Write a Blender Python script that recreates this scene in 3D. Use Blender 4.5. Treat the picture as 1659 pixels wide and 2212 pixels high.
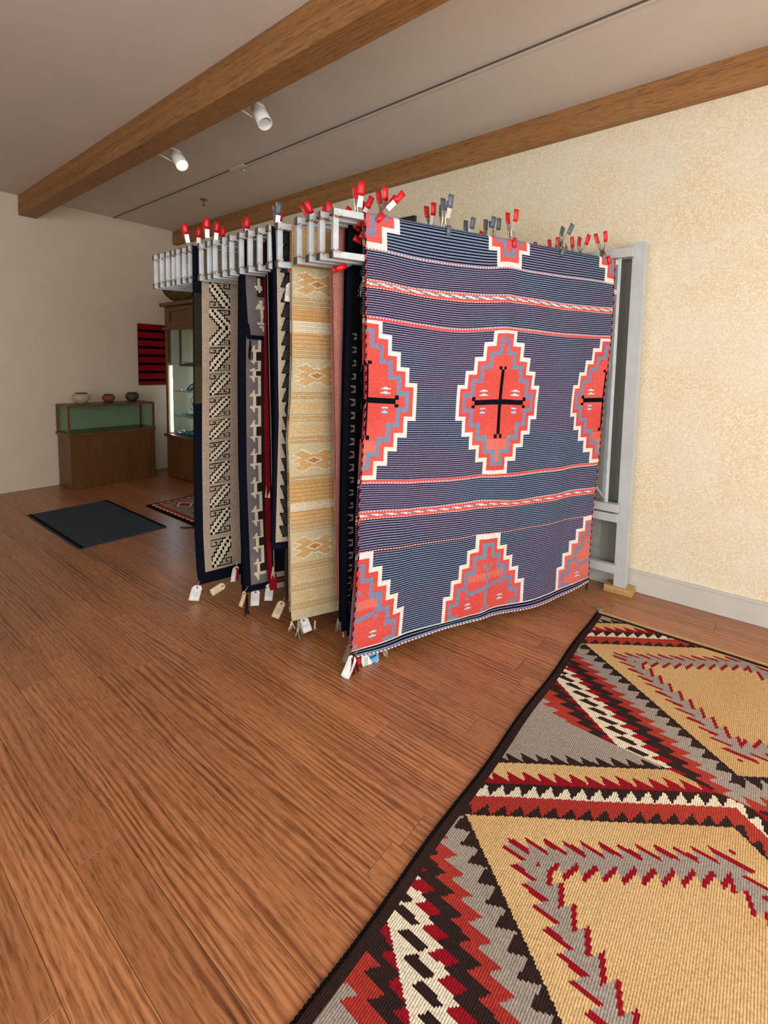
import bpy, bmesh, math, random
import numpy as np
from mathutils import Vector, Matrix

random.seed(7)
for o in list(bpy.data.objects):
    bpy.data.objects.remove(o)
SC = bpy.context.scene
COL = SC.collection
PI = math.pi

# ------------------------------------------------------------------ camera
FPX, PITCH, ROLL, YAW = 1042.1, 0.083854, 0.017762, 0.671028
PCX, PCY = 839.5, 876.0
CAM = Vector((0, 0, 1.5))
Fv = Vector((-math.sin(YAW) * math.cos(PITCH), math.cos(YAW) * math.cos(PITCH), -math.sin(PITCH)))
r0 = Vector((math.cos(YAW), math.sin(YAW), 0))
u0 = r0.cross(Fv)
Rv = math.cos(ROLL) * r0 + math.sin(ROLL) * u0
Uv = -math.sin(ROLL) * r0 + math.cos(ROLL) * u0
cam = bpy.data.cameras.new('camera')
cam.sensor_fit = 'HORIZONTAL'
cam.sensor_width = 36.0
cam.lens = FPX / 1659 * 36
cam.shift_x = (829.5 - PCX) / 1659
cam.shift_y = (PCY - 1106) / 1659
cam.clip_start = 0.05
camo = bpy.data.objects.new('camera', cam)
COL.objects.link(camo)
m3 = Matrix((Rv, Uv, -Fv)).transposed().to_4x4()
m3.translation = CAM
camo.matrix_world = m3
SC.camera = camo


def ray(px, py):
    return Rv * ((px - PCX) / FPX) - Uv * ((py - PCY) / FPX) + Fv


def on_z(px, py, z=0.0):
    d = ray(px, py)
    return CAM + d * ((z - CAM.z) / d.z)


def on_y(px, py, y):
    d = ray(px, py)
    return CAM + d * ((y - CAM.y) / d.y)


# ------------------------------------------------------------------ world, lights, exposure
SC.view_settings.view_transform = 'Standard'
SC.view_settings.look = 'None'
SC.view_settings.gamma = 1.0
SC.view_settings.use_curve_mapping = False
SC.view_settings.exposure = 0.0
W = bpy.data.worlds.new('sky_outside')
SC.world = W
W.use_nodes = True
bg = W.node_tree.nodes['Background']
bg.inputs[0].default_value = (0.80, 0.88, 1.0, 1)
bg.inputs[1].default_value = 1.0


def area_light(name, loc, target, sx, sy, power, col):
    l = bpy.data.lights.new(name, 'AREA')
    l.shape = 'RECTANGLE'
    l.size, l.size_y, l.energy, l.color = sx, sy, power, col
    o = bpy.data.objects.new(name, l)
    COL.objects.link(o)
    o.location = loc
    o.rotation_euler = (Vector(target) - Vector(loc)).to_track_quat('-Z', 'Y').to_euler()
    return o


# daylight through the window bands behind and to the right of the viewer
area_light('daylight_back', (-0.4, -3.35, 1.65), (-0.9, 3, 1.4), 4.0, 2.0, 92, (0.86, 0.93, 1.0))
area_light('daylight_right', (2.36, 0.3, 1.65), (-3, 0.3, 1.4), 3.8, 2.0, 185, (1.0, 0.97, 0.92))


# ------------------------------------------------------------------ helpers
def s2l(c):
    return tuple((x / 255 / 12.92) if x / 255 <= 0.04045 else ((x / 255 + 0.055) / 1.055) ** 2.4 for x in c) + (1.0,)


class NT:
    def __init__(self, name):
        self.m = bpy.data.materials.new(name)
        self.m.use_nodes = True
        self.t = self.m.node_tree
        self.b = self.t.nodes['Principled BSDF']

    def n(self, kind, **kw):
        nd = self.t.nodes.new(kind)
        for k, v in kw.items():
            setattr(nd, k, v)
        return nd

    def l(self, a, b):
        self.t.links.new(a, b)

    def val(self, sock, v):
        if hasattr(v, 'is_linked') or hasattr(v, 'links'):
            self.l(v, sock)
        else:
            sock.default_value = v

    def math(self, op, a, b=0.0, c=0.0):
        nd = self.n('ShaderNodeMath', operation=op)
        self.val(nd.inputs[0], a)
        self.val(nd.inputs[1], b)
        self.val(nd.inputs[2], c)
        return nd.outputs[0]

    def coord(self, scale=(1, 1, 1), which='Object', rnd=False, rot=(0, 0, 0)):
        tc = self.n('ShaderNodeTexCoord')
        mp = self.n('ShaderNodeMapping')
        mp.inputs['Scale'].default_value = scale
        mp.inputs['Rotation'].default_value = rot
        self.l(tc.outputs[which], mp.inputs['Vector'])
        out = mp.outputs[0]
        if rnd:
            oi = self.n('ShaderNodeObjectInfo')
            ad = self.n('ShaderNodeVectorMath', operation='ADD')
            sc = self.n('ShaderNodeMath', operation='MULTIPLY')
            self.l(oi.outputs['Random'], sc.inputs[0])
            sc.inputs[1].default_value = 57.0
            self.l(out, ad.inputs[0])
            self.l(sc.outputs[0], ad.inputs[1])
            out = ad.outputs[0]
        return out

    def noise(self, vec, scale, detail=3.0, rough=0.5, dist=0.0):
        nd = self.n('ShaderNodeTexNoise')
        nd.inputs['Scale'].default_value = scale
        nd.inputs['Detail'].default_value = detail
        nd.inputs['Roughness'].default_value = rough
        nd.inputs['Distortion'].default_value = dist
        self.l(vec, nd.inputs['Vector'])
        return nd.outputs[0]

    def ramp(self, fac, stops):
        nd = self.n('ShaderNodeValToRGB')
        cr = nd.color_ramp
        cr.elements[0].position, cr.elements[0].color = stops[0]
        cr.elements[1].position, cr.elements[1].color = stops[-1]
        for p, c in stops[1:-1]:
            e = cr.elements.new(p)
            e.color = c
        self.l(fac, nd.inputs[0])
        return nd.outputs[0]

    def mix(self, fac, a, b, mode='MIX'):
        nd = self.n('ShaderNodeMix', data_type='RGBA', blend_type=mode)
        self.val(nd.inputs[0], fac)
        self.val(nd.inputs[6], a)
        self.val(nd.inputs[7], b)
        return nd.outputs[2]

    def bump(self, h, strength, dist):
        nd = self.n('ShaderNodeBump')
        nd.inputs['Strength'].default_value = strength
        nd.inputs['Distance'].default_value = dist
        self.l(h, nd.inputs['Height'])
        self.l(nd.outputs[0], self.b.inputs['Normal'])


def wool(name, c1, c2=None, rough=0.95, sc=1.0):
    """hand spun wool: two close dye tones in cross bands, fibre mottling, ribbed weave relief"""
    k = NT(name)
    c2 = c2 or c1
    big = k.noise(k.coord((1.3 * sc, 1.3, 5.0 * sc), rnd=True), 1.0, 3.0)
    col = k.mix(k.ramp(big, [(0.42, (0, 0, 0, 1)), (0.60, (1, 1, 1, 1))]), s2l(c1), s2l(c2))
    fine = k.noise(k.coord((1, 1, 1)), 170.0, 2.0, 0.7)
    f2 = k.ramp(fine, [(0.3, (0.66, 0.66, 0.66, 1)), (0.7, (1.18, 1.18, 1.18, 1))])
    col = k.mix(1.0, col, f2, 'MULTIPLY')
    k.l(col, k.b.inputs['Base Color'])
    k.b.inputs['Roughness'].default_value = rough
    k.b.inputs['Specular IOR Level'].default_value = 0.08
    sp = k.n('ShaderNodeSeparateXYZ')
    k.l(k.coord(), sp.inputs[0])
    s1 = k.math('SINE', k.math('MULTIPLY', sp.outputs[0], 2 * PI / 0.0065))
    s2_ = k.math('SINE', k.math('MULTIPLY', sp.outputs[2], 2 * PI / 0.0049))
    h = k.math('ADD', k.math('ADD', s1, s2_), k.math('MULTIPLY', fine, 2.0))
    k.bump(h, 0.45, 0.0011)
    return k.m


def plain(name, c, rough=0.5, metal=0.0, noise_amt=0.12, nscale=30.0, spec=0.5, bump=0.0):
    k = NT(name)
    n_ = k.noise(k.coord(rnd=True), nscale, 3.0)
    lo, hi = 1 - noise_amt, 1 + noise_amt
    col = k.mix(1.0, s2l(c), k.ramp(n_, [(0.3, (lo, lo, lo, 1)), (0.7, (hi, hi, hi, 1))]), 'MULTIPLY')
    k.l(col, k.b.inputs['Base Color'])
    k.b.inputs['Roughness'].default_value = rough
    k.b.inputs['Metallic'].default_value = metal
    k.b.inputs['Specular IOR Level'].default_value = spec
    if bump:
        k.bump(n_, 0.5, bump)
    return k.m


def glow(name, c, strength):
    k = NT(name)
    k.b.inputs['Base Color'].default_value = s2l(c)
    k.b.inputs['Emission Color'].default_value = s2l(c)
    k.b.inputs['Emission Strength'].default_value = strength
    return k.m


def wood(name, dark, mid, light, gx=1.0, scale=1.0, rough=0.45, knots=False, coat=0.0, spec=0.5, axis=0, var=0.1, wave=0.5):
    k = NT(name)
    st = [9.0, 9.0, 9.0]
    st[axis] = 0.7 * gx
    v = k.coord(tuple(s * scale for s in st), rnd=True)
    n1 = k.noise(v, 1.3, 5.0, 0.6, 1.2)
    wv = k.n('ShaderNodeTexWave', wave_type='BANDS', bands_direction='Y' if axis != 1 else 'X')
    wv.inputs['Scale'].default_value = 1.6
    wv.inputs['Distortion'].default_value = 14.0
    wv.inputs['Detail'].default_value = 3.0
    wv.inputs['Detail Scale'].default_value = 0.7
    k.l(v, wv.inputs['Vector'])
    area = k.noise(k.coord(tuple((0.9 if i == axis else 5.5) * scale for i in range(3)), rnd=True), 1.0, 2.0)
    figure = k.ramp(area, [(0.38, (0.30, 0.30, 0.30, 1)), (0.58, (1, 1, 1, 1))])
    grain = k.math('ADD', k.math('MULTIPLY', k.math('SUBTRACT', wv.outputs['Fac'], 0.62), figure), 0.62)
    f = k.math('ADD', k.math('MULTIPLY', n1, 1 - wave), k.math('MULTIPLY', grain, wave))
    col = k.ramp(f, [(0.18, s2l(dark)), (0.42, s2l(mid)), (0.8, s2l(light))])
    pores = k.noise(k.coord(tuple((14 if i == axis else 190) * scale for i in range(3)), rnd=True), 1.0, 2.0, 0.6)
    col = k.mix(1.0, col, k.ramp(pores, [(0.36, (0.62, 0.6, 0.58, 1)), (0.5, (1, 1, 1, 1))]), 'MULTIPLY')
    oi = k.n('ShaderNodeObjectInfo')
    br = k.math('ADD', k.math('MULTIPLY', oi.outputs['Random'], 2 * var), 1 - var)
    cb = k.n('ShaderNodeCombineXYZ')
    for i in range(3):
        k.l(br, cb.inputs[i])
    col = k.mix(1.0, col, cb.outputs[0], 'MULTIPLY')
    if knots:
        vo = k.n('ShaderNodeTexVoronoi')
        sc = [5.2, 5.2, 5.2]
        sc[axis] = 1.9
        vo.inputs['Scale'].default_value = 1.0
        k.l(k.coord(tuple(sc), rnd=True), vo.inputs['Vector'])
        kn = k.ramp(vo.outputs['Distance'], [(0.035, (0, 0, 0, 1)), (0.07, (1, 1, 1, 1))])
        col = k.mix(k.math('MULTIPLY', k.math('SUBTRACT', 1.0, kn), 0.75), col, s2l((70, 42, 20)))
    k.l(col, k.b.inputs['Base Color'])
    k.b.inputs['Roughness'].default_value = rough
    k.b.inputs['Coat Weight'].default_value = coat
    k.b.inputs['Coat Roughness'].default_value = 0.28
    k.b.inputs['Specular IOR Level'].default_value = spec
    k.bump(f, 0.25, 0.0008)
    return k.m


def obj_mesh(name, me, mats, parent=None, loc=None):
    for m_ in (mats if isinstance(mats, (list, tuple)) else [mats]):
        me.materials.append(m_)
    o = bpy.data.objects.new(name, me)
    COL.objects.link(o)
    if parent:
        o.parent = parent
    if loc is not None:
        o.location = loc
    return o


def obj(name, bm, mats, parent=None, loc=None, smooth=False):
    me = bpy.data.meshes.new(name)
    bmesh.ops.recalc_face_normals(bm, faces=bm.faces)
    if smooth:
        for f in bm.faces:
            f.smooth = True
    bm.to_mesh(me)
    bm.free()
    return obj_mesh(name, me, mats, parent, loc)


def tag(o, label=None, cat=None, group=None, kind=None):
    if label:
        o['label'] = label
    if cat:
        o['category'] = cat
    if group:
        o['group'] = group
    if kind:
        o['kind'] = kind
    return o


def empty(name, loc=(0, 0, 0), rz=0.0, label=None, cat=None, group=None):
    o = bpy.data.objects.new(name, None)
    COL.objects.link(o)
    o.empty_display_size = 0.1
    o.location = loc
    o.rotation_euler = (0, 0, rz)
    return tag(o, label, cat, group)


def bx(bm, x0, x1, y0, y1, z0, z1, bev=0.0, mi=0):
    vs = [bm.verts.new((x, y, z)) for x in (x0, x1) for y in (y0, y1) for z in (z0, z1)]
    fs = [bm.faces.new([vs[i] for i in q]) for q in
          ((0, 1, 3, 2), (4, 6, 7, 5), (0, 4, 5, 1), (2, 3, 7, 6), (0, 2, 6, 4), (1, 5, 7, 3))]
    for f in fs:
        f.material_index = mi
    if bev:
        es = list({e for f in fs for e in f.edges})
        bmesh.ops.bevel(bm, geom=es, offset=bev, segments=2, affect='EDGES', profile=0.6, material=-1)
    return fs


def box(name, x0, x1, y0, y1, z0, z1, mat, parent=None, bev=0.0, loc=None):
    bm = bmesh.new()
    bx(bm, x0, x1, y0, y1, z0, z1, bev)
    return obj(name, bm, mat, parent, loc)


def tube(bm, pts, r, seg=6, mi=0, cap=True, r1=None, alt=None):
    pts = [Vector(p) for p in pts]
    rings = []
    n = len(pts)
    for i, p in enumerate(pts):
        d = (pts[min(i + 1, n - 1)] - pts[max(i - 1, 0)]).normalized()
        a = Vector((0, 0, 1)) if abs(d.z) < 0.9 else Vector((1, 0, 0))
        e1 = d.cross(a).normalized()
        e2 = d.cross(e1)
        rr = r if r1 is None else r + (r1 - r) * i / max(1, n - 1)
        rings.append([bm.verts.new(p + rr * (math.cos(t) * e1 + math.sin(t) * e2))
                      for t in (2 * PI * k / seg for k in range(seg))])
    for i in range(n - 1):
        for k in range(seg):
            f = bm.faces.new((rings[i][k], rings[i][(k + 1) % seg], rings[i + 1][(k + 1) % seg], rings[i + 1][k]))
            f.material_index = mi if alt is None else alt[(i + (k // max(1, seg // 2))) % len(alt)]
            f.smooth = True
    if cap:
        for rg in (rings[0], rings[-1]):
            f = bm.faces.new(rg)
            f.material_index = mi
    return rings


def lathe(bm, prof, seg=24, c=(0, 0, 0), mi=0, axis='Z'):
    rings = []
    for r, z in prof:
        ring = []
        for k in range(seg):
            a = 2 * PI * k / seg
            if axis == 'Z':
                p = (c[0] + r * math.cos(a), c[1] + r * math.sin(a), c[2] + z)
            elif axis == 'X':
                p = (c[0] + z, c[1] + r * math.cos(a), c[2] + r * math.sin(a))
            else:
                p = (c[0] + r * math.cos(a), c[1] + z, c[2] + r * math.sin(a))
            ring.append(bm.verts.new(p))
        rings.append(ring)
    for i in range(len(rings) - 1):
        for k in range(seg):
            f = bm.faces.new((rings[i][k], rings[i][(k + 1) % seg], rings[i + 1][(k + 1) % seg], rings[i + 1][k]))
            f.material_index = mi
            f.smooth = True
    return rings


def prism(bm, poly, y0, y1, mi=0):
    """polygon in x,z extruded along y"""
    a = [bm.verts.new((p[0], y0, p[1])) for p in poly]
    b = [bm.verts.new((p[0], y1, p[1])) for p in poly]
    bm.faces.new(a).material_index = mi
    bm.faces.new(b[::-1]).material_index = mi
    n = len(poly)
    for i in range(n):
        bm.faces.new((a[i], b[i], b[(i + 1) % n], a[(i + 1) % n])).material_index = mi


def dup(root, loc, rot=None, label=None, group=None):
    r = root.copy()
    COL.objects.link(r)
    r.location = loc
    if rot is not None:
        r.rotation_euler = rot
    if label:
        r['label'] = label
    if group:
        r['group'] = group
    for ch in root.children:
        c = ch.copy()
        COL.objects.link(c)
        c.parent = r
        for g in ch.children:
            d = g.copy()
            COL.objects.link(d)
            d.parent = c
    return r


def grid_mesh(name, P, idx, mats, closed=False):
    """P: (nv+1, nu+1, 3) vertex positions; idx: (nv, nu) material indices"""
    nv, nu = idx.shape
    me = bpy.data.meshes.new(name)
    me.vertices.add((nv + 1) * (nu + 1))
    me.vertices.foreach_set('co', P.reshape(-1).astype(np.float32))
    a = (np.arange(nv)[:, None] * (nu + 1) + np.arange(nu)[None, :])
    q = np.stack([a, a + nu + 1, a + nu + 2, a + 1], -1).reshape(-1)
    nf = nv * nu
    me.loops.add(nf * 4)
    me.loops.foreach_set('vertex_index', q.astype(np.int32))
    me.polygons.add(nf)
    me.polygons.foreach_set('loop_start', (np.arange(nf) * 4).astype(np.int32))
    me.polygons.foreach_set('material_index', idx.reshape(-1).astype(np.int32))
    me.polygons.foreach_set('use_smooth', np.ones(nf, dtype=bool))
    me.update(calc_edges=True)
    me.validate()
    return me


# ------------------------------------------------------------------ setting materials
def wall_mat():
    k = NT('faux_finished_plaster')
    co = k.coord()
    big = k.noise(co, 2.2, 4.0, 0.6)
    base = k.mix(k.ramp(big, [(0.40, (0, 0, 0, 1)), (0.62, (1, 1, 1, 1))]), s2l((220, 209, 184)), s2l((221, 198, 158)))
    sw = k.noise(co, 42.0, 3.0, 0.6, 2.6)
    col = k.mix(k.ramp(sw, [(0.47, (0, 0, 0, 1)), (0.56, (1, 1, 1, 1))]), base, s2l((232, 224, 200)))
    k.l(col, k.b.inputs['Base Color'])
    k.b.inputs['Roughness'].default_value = 0.8
    k.b.inputs['Specular IOR Level'].default_value = 0.2
    k.bump(sw, 0.3, 0.002)
    return k.m


M = {}
M['wall'] = wall_mat()
M['wall_plain'] = plain('painted_wall', (214, 200, 178), 0.85, 0, 0.03, 4)
M['ceiling'] = plain('ceiling_paint', (206, 196, 184), 0.9, 0, 0.03, 3)
M['trim'] = plain('trim_paint', (196, 194, 184), 0.5, 0, 0.04, 8)
M['oak_floor'] = wood('oak_floor', (100, 56, 30), (160, 101, 61), (184, 125, 82), gx=1.0, scale=1.0, rough=0.38, coat=0.25, var=0.11, wave=0.44)
M['beam'] = wood('timber_beam', (122, 82, 40), (150, 104, 56), (166, 120, 70), gx=0.35, scale=0.8, rough=0.6, knots=True, var=0.04, wave=0.25)
M['cab'] = wood('cabinet_oak', (70, 40, 14), (98, 62, 26), (116, 78, 36), scale=1.5, wave=0.25, rough=0.42, axis=2, var=0.06)

XL, XR, YB, YW, ZC = -6.62, 2.5, -3.5, 3.535, 3.284


def struct(o):
    o['kind'] = 'structure'
    return o


# floor: a sub-floor slab with single oak planks laid on it
fl = struct(box('floor', XL, XR, YB, YW, -0.15, -0.006, M['oak_floor']))
PW = 0.133
row = -2
fixed = {17: [-2.35, -0.5, 1.0], 16: [-3.1, -0.906], 18: [-2.7, -0.898], 23: [-2.2, -0.70], 19: [-4.2, -1.9, 0.1], 20: [-3.3, -1.2]}
meshes = {}


def plank_mesh(L):
    key = round(L, 2)
    if key not in meshes:
        bm = bmesh.new()
        bx(bm, -key / 2 + 0.0007, key / 2 - 0.0007, -PW / 2 + 0.0006, PW / 2 - 0.0006, -0.006, 0.0)
        top = [e for e in bm.edges if all(v.co.z > -0.001 for v in e.verts)]
        bmesh.ops.bevel(bm, geom=top, offset=0.0009, segments=1, affect='EDGES')
        me = bpy.data.meshes.new('plank')
        bm.to_mesh(me)
        bm.free()
        me.materials.append(M['oak_floor'])
        meshes[key] = me
    return meshes[key]


rr = random.Random(3)
while True:
    y0 = 0.062 + PW * row
    if y0 + PW > YW:
        break
    js = [XL] + sorted(fixed.get(row, []))
    x = js[-1]
    if row not in fixed:
        x = XL + rr.uniform(0.5, 2.3)
        js.append(x)
    while x < 1.2:
        x += rr.choice((1.2, 1.5, 1.8, 2.1, 2.4))
        js.append(x)
    js[-1] = min(js[-1], XR)
    for a, b in zip(js[:-1], js[1:]):
        L = round(b - a, 2)
        p = bpy.data.objects.new('plank', plank_mesh(L))
        COL.objects.link(p)
        p.parent = fl
        p.location = ((a + b) / 2, y0 + PW / 2, 0)
    row += 1

struct(box('ceiling', XL, XR, YB, YW, ZC, ZC + 0.15, M['ceiling']))
struct(box('wall_rear', XL - 0.15, XR, YW, YW + 0.15, -0.15, ZC + 0.15, M['wall']))
struct(box('wall_left', XL - 0.15, XL, YB, YW, -0.15, ZC + 0.15, M['wall_plain']))


def wall_with_opening(name, a0, a1, o0, o1, axis, c0, c1, zb=0.55, zt=2.75):
    bm = bmesh.new()
    for (p0, p1, z0, z1) in ((a0, o0, -0.15, ZC + .15), (o1, a1, -0.15, ZC + .15), (o0, o1, -0.15, zb), (o0, o1, zt, ZC + .15)):
        if axis == 'X':
            bx(bm, p0, p1, c0, c1, z0, z1)
        else:
            bx(bm, c0, c1, p0, p1, z0, z1)
    return struct(obj(name, bm, M['wall_plain']))


wall_with_opening('wall_front', XL - 0.15, XR + 0.15, -2.6, 1.8, 'X', YB - 0.15, YB)
wall_with_opening('wall_right', YB, YW, -1.6, 2.2, 'Y', XR, XR + 0.15)


def window(name, axis, o0, o1, c, n):
    w = struct(empty(name, ((o0 + o1) / 2 if axis == 'X' else c, c if axis == 'X' else (o0 + o1) / 2, 0.55)))
    half = (o1 - o0) / 2
    bm = bmesh.new()
    for p0, p1, z0, z1 in [(-half, half, 0, 0.06), (-half, half, 2.14, 2.2)] + \
                          [(-half + i * (2 * half - 0.06) / n, -half + i * (2 * half - 0.06) / n + 0.06, 0.06, 2.14) for i in range(n + 1)]:
        if axis == 'X':
            bx(bm, p0, p1, -0.03, 0.03, z0, z1)
        else:
            bx(bm, -0.03, 0.03, p0, p1, z0, z1)
    obj('window_frame', bm, M['trim'], w)
    return w


window('window_1', 'X', -2.6, 1.8, YB - 0.08, 4)
window('window_2', 'Y', -1.6, 2.2, XR + 0.08, 3)

# baseboard on the rear wall
bm = bmesh.new()
bx(bm, XL, XR, YW - 0.018, YW, 0, 0.135, 0.003)
bx(bm, XL, XR, YW - 0.024, YW, 0.135, 0.15, 0.002)
struct(obj('baseboard_rear', bm, M['trim']))


# timber beams
def beam(name, x0, x1, y0, y1, z0, z1, split):
    e = empty(name, ((x0 + x1) / 2, (y0 + y1) / 2, z0))
    struct(e)
    hx = (x1 - x0) / 2
    hy = (y1 - y0) / 2
    box('beam_timber', -hx, hx, -hy, hy, 0, split - z0, M['beam'], e, 0.006)
    box('upper_lamination', -hx, hx, -hy + 0.004, hy, split - z0, z1 - z0, M['beam'], e, 0.004)
    return e


beam('trim_1', XL, XR, YW - 0.07, YW, 3.10, ZC, 3.226)
beam('trim_2', XL, XR, 1.719, 1.884, 3.07, ZC, 3.20)

# ------------------------------------------------------------------ rack
ANG = math.radians(67.3)
EX = [-1.587, -1.691, -1.733, -1.829, -1.973, -2.045, -2.133, -2.216, -2.294, -2.383, -2.455, -2.547, -2.606, -2.693,
      -2.755, -2.815, -2.886, -2.959, -3.012, -3.085, -3.165, -3.243]
EX[1], EX[2] = -1.672, -1.745
AY = 1.56
D2 = Vector((math.cos(ANG), math.sin(ANG), 0))
N2 = Vector((math.sin(ANG), -math.cos(ANG), 0))      # towards the viewer's side


def tz(k, px, py, off=0.0):
    """photo point -> (distance along arm k, height) on the upright plane through that arm"""
    o = Vector((EX[k], AY, 0)) + N2 * off
    d = ray(px, py)
    t = (o - CAM).dot(N2) / d.dot(N2)
    q = CAM + d * t
    return (q - o).dot(D2), q.z


def paint_mat():
    k = NT('rack_white_enamel')
    co = k.coord(rnd=True)
    n1 = k.noise(co, 14.0, 4.0, 0.6)
    base = k.ramp(n1, [(0.3, s2l((170, 178, 182))), (0.7, s2l((192, 200, 204)))])
    sp = k.n('ShaderNodeSeparateXYZ')
    tc = k.n('ShaderNodeTexCoord')
    k.l(tc.outputs['Object'], sp.inputs[0])
    # rust gathers at the welds: just under the top rail, just above the bottom rail, near the free end
    d1 = k.math('ABSOLUTE', k.math('SUBTRACT', sp.outputs[2], 2.157))
    d2 = k.math('ABSOLUTE', k.math('SUBTRACT', sp.outputs[2], 2.008))
    dm = k.math('MINIMUM', d1, d2)
    near = k.math('LESS_THAN', sp.outputs[0], 0.055)
    weld = k.math('MULTIPLY', k.ramp(dm, [(0.0, (1, 1, 1, 1)), (0.02, (0, 0, 0, 1))]), near)
    n2 = k.noise(co, 95.0, 3.0, 0.7)
    n3 = k.noise(co, 60.0, 3.0, 0.7)
    m1 = k.ramp(k.math('ADD', k.math('MULTIPLY', weld, 0.24), n2), [(0.67, (0, 0, 0, 1)), (0.73, (1, 1, 1, 1))])
    col = k.mix(m1, base, k.ramp(n3, [(0.4, s2l((70, 45, 30))), (0.62, s2l((170, 128, 66)))]))
    k.l(col, k.b.inputs['Base Color'])
    k.b.inputs['Roughness'].default_value = 0.38
    k.bump(n2, 0.15, 0.001)
    return k.m


M['enamel'] = paint_mat()
M['enamel_plain'] = plain('rack_frame_enamel', (184, 188, 186), 0.45, 0, 0.06, 12)
M['blackcap'] = plain('black_plastic', (38, 38, 40), 0.5)
M['steel'] = plain('dull_steel', (150, 150, 150), 0.35, 0.8)
M['block'] = wood('pine_block', (150, 110, 60), (190, 150, 92), (208, 172, 116), scale=2, rough=0.7)

ordn = ['nearest', 'second nearest', 'third nearest', 'fourth', 'fifth', 'sixth', 'seventh', 'eighth', 'ninth', 'tenth',
        'eleventh', 'twelfth', 'thirteenth', 'fourteenth', 'fifteenth', 'sixteenth', 'seventeenth', 'eighteenth', 'nineteenth',
        'twentieth', 'twenty-first', 'twenty-second']
arm_note = {0: 'carrying the large striped coral and navy blanket', 1: 'carrying the dark rug with a cream edge',
            2: 'carrying the black rug with small grey fishtail figures', 3: 'carrying the dusty pink rug',
            4: 'carrying the long tan striped runner', 5: 'carrying the navy and cream stepped rug',
            7: 'carrying the black rug with tiny grey triangles', 9: 'carrying the grey rug with the cream meander',
            14: 'carrying the taupe rug with black zigzag figures'}


def make_arm():
    e = empty('swing_hanger', (EX[0], AY, 0), ANG)
    T = 0.03
    for nm, z0, z1 in (('top_rail', 2.16, 2.19), ('bottom_rail', 1.975, 2.005)):
        r_ = box(nm, 0.008, 1.958, -T / 2, T / 2, z0, z1, M['enamel'], e, 0.0018)
        c_ = box('end_cap', 0.0, 0.009, -T / 2 - 0.0004, T / 2 + 0.0004, z0 - 0.0004, z1 + 0.0004, M['blackcap'], r_, 0.001)
    box('end_post', 0.008, 0.034, -0.0135, 0.0135, 2.0045, 2.1605, M['enamel'], e, 0.0015)
    box('hinge_post', 1.957, 1.987, -T / 2, T / 2, 0.616, 2.203, M['enamel'], e, 0.0018)
    bm = bmesh.new()
    tube(bm, [(1.965, 0, 0.635), (0.63, 0, 1.970)], 0.0150, 4)
    obj('brace', bm, M['enamel'], e)
    return e


arm0 = make_arm()
arms = [arm0]
for k in range(1, len(EX)):
    arms.append(dup(arm0, (EX[k], AY, 0)))
for k, a in enumerate(arms):
    lab = 'white steel swing arm of the rug rack, %s from the viewer' % (ordn[k] if k < 3 else ordn[k])
    if k in arm_note:
        lab = 'white swing arm %s' % arm_note[k]
    tag(a, lab, 'rack arm', 'swing arms of the rug rack')

# wall frame of the rack
XH0, XH1 = -0.757, -4.3
rk = empty('steel_rack', ((XH0 + XH1) / 2, 3.39, 0), 0, 'grey-white steel frame along the wall that the swing arms hinge on', 'rack')
cx = rk.location.x


def rkbox(nm, x0, x1, y0, y1, z0, z1, mat, par=rk, bev=0.002):
    return box(nm, x0 - cx, x1 - cx, y0 - 3.39, y1 - 3.39, z0, z1, mat, par, bev)


for x in (XH0 + 0.005, -2.5, XH1):
    u = rkbox('upright', x, x + 0.075, 3.415, 3.485, 0.045, 2.30, M['enamel_plain'])
    bm = bmesh.new()
    lathe(bm, [(0.0001, 0), (0.006, 0)], 10, (x - 0.0008 - cx, 3.445 - 3.39, 0.105), axis='X')
    obj('bolt_hole', bm, M['blackcap'], u)
    f_ = rkbox('foot_block', x - 0.055, x + 0.12, 3.40, 3.505, 0, 0.045, M['block'])
    f_['label'] = 'pine foot block'
for z0, z1, y0, y1 in ((0.562, 0.614, 3.352, 3.41), (0.494, 0.548, 3.362, 3.414), (0.144, 0.20, 3.37, 3.414), (2.205, 2.262, 3.352, 3.414)):
    rkbox('cross_rail', XH1 - 0.1, XH0 + 0.02, y0, y1, z0, z1, M['enamel_plain'])

# grey panel on the wall behind the rack
box('wall_panel', XH1 - 0.1 - cx, XH0 + 0.07 - cx, 3.508 - 3.39, 3.532 - 3.39, 0.152, 2.22, plain('grey_panel_paint', (132, 133, 124), 0.7, 0, 0.06, 6), rk, 0.002)['label'] = 'grey painted back panel'
for x in (-0.93, -1.5, -2.1, -2.7, -3.3, -3.9):
    rkbox('panel_batten', x, x + 0.06, 3.494, 3.509, 0.153, 2.21, plain('batten_paint', (150, 152, 144), 0.6))

# ------------------------------------------------------------------ clamps
M['chrome'] = plain('clamp_plated_steel', (190, 188, 182), 0.34, 0.85, 0.06, 40)
M['brass'] = plain('clamp_yellowed_steel', (140, 112, 78), 0.35, 0.7, 0.15, 40)
M['redvinyl'] = plain('red_vinyl', (214, 24, 34), 0.32, 0, 0.04, 20)
M['greyvinyl'] = plain('grey_vinyl', (92, 100, 112), 0.36, 0, 0.04, 20)


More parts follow.
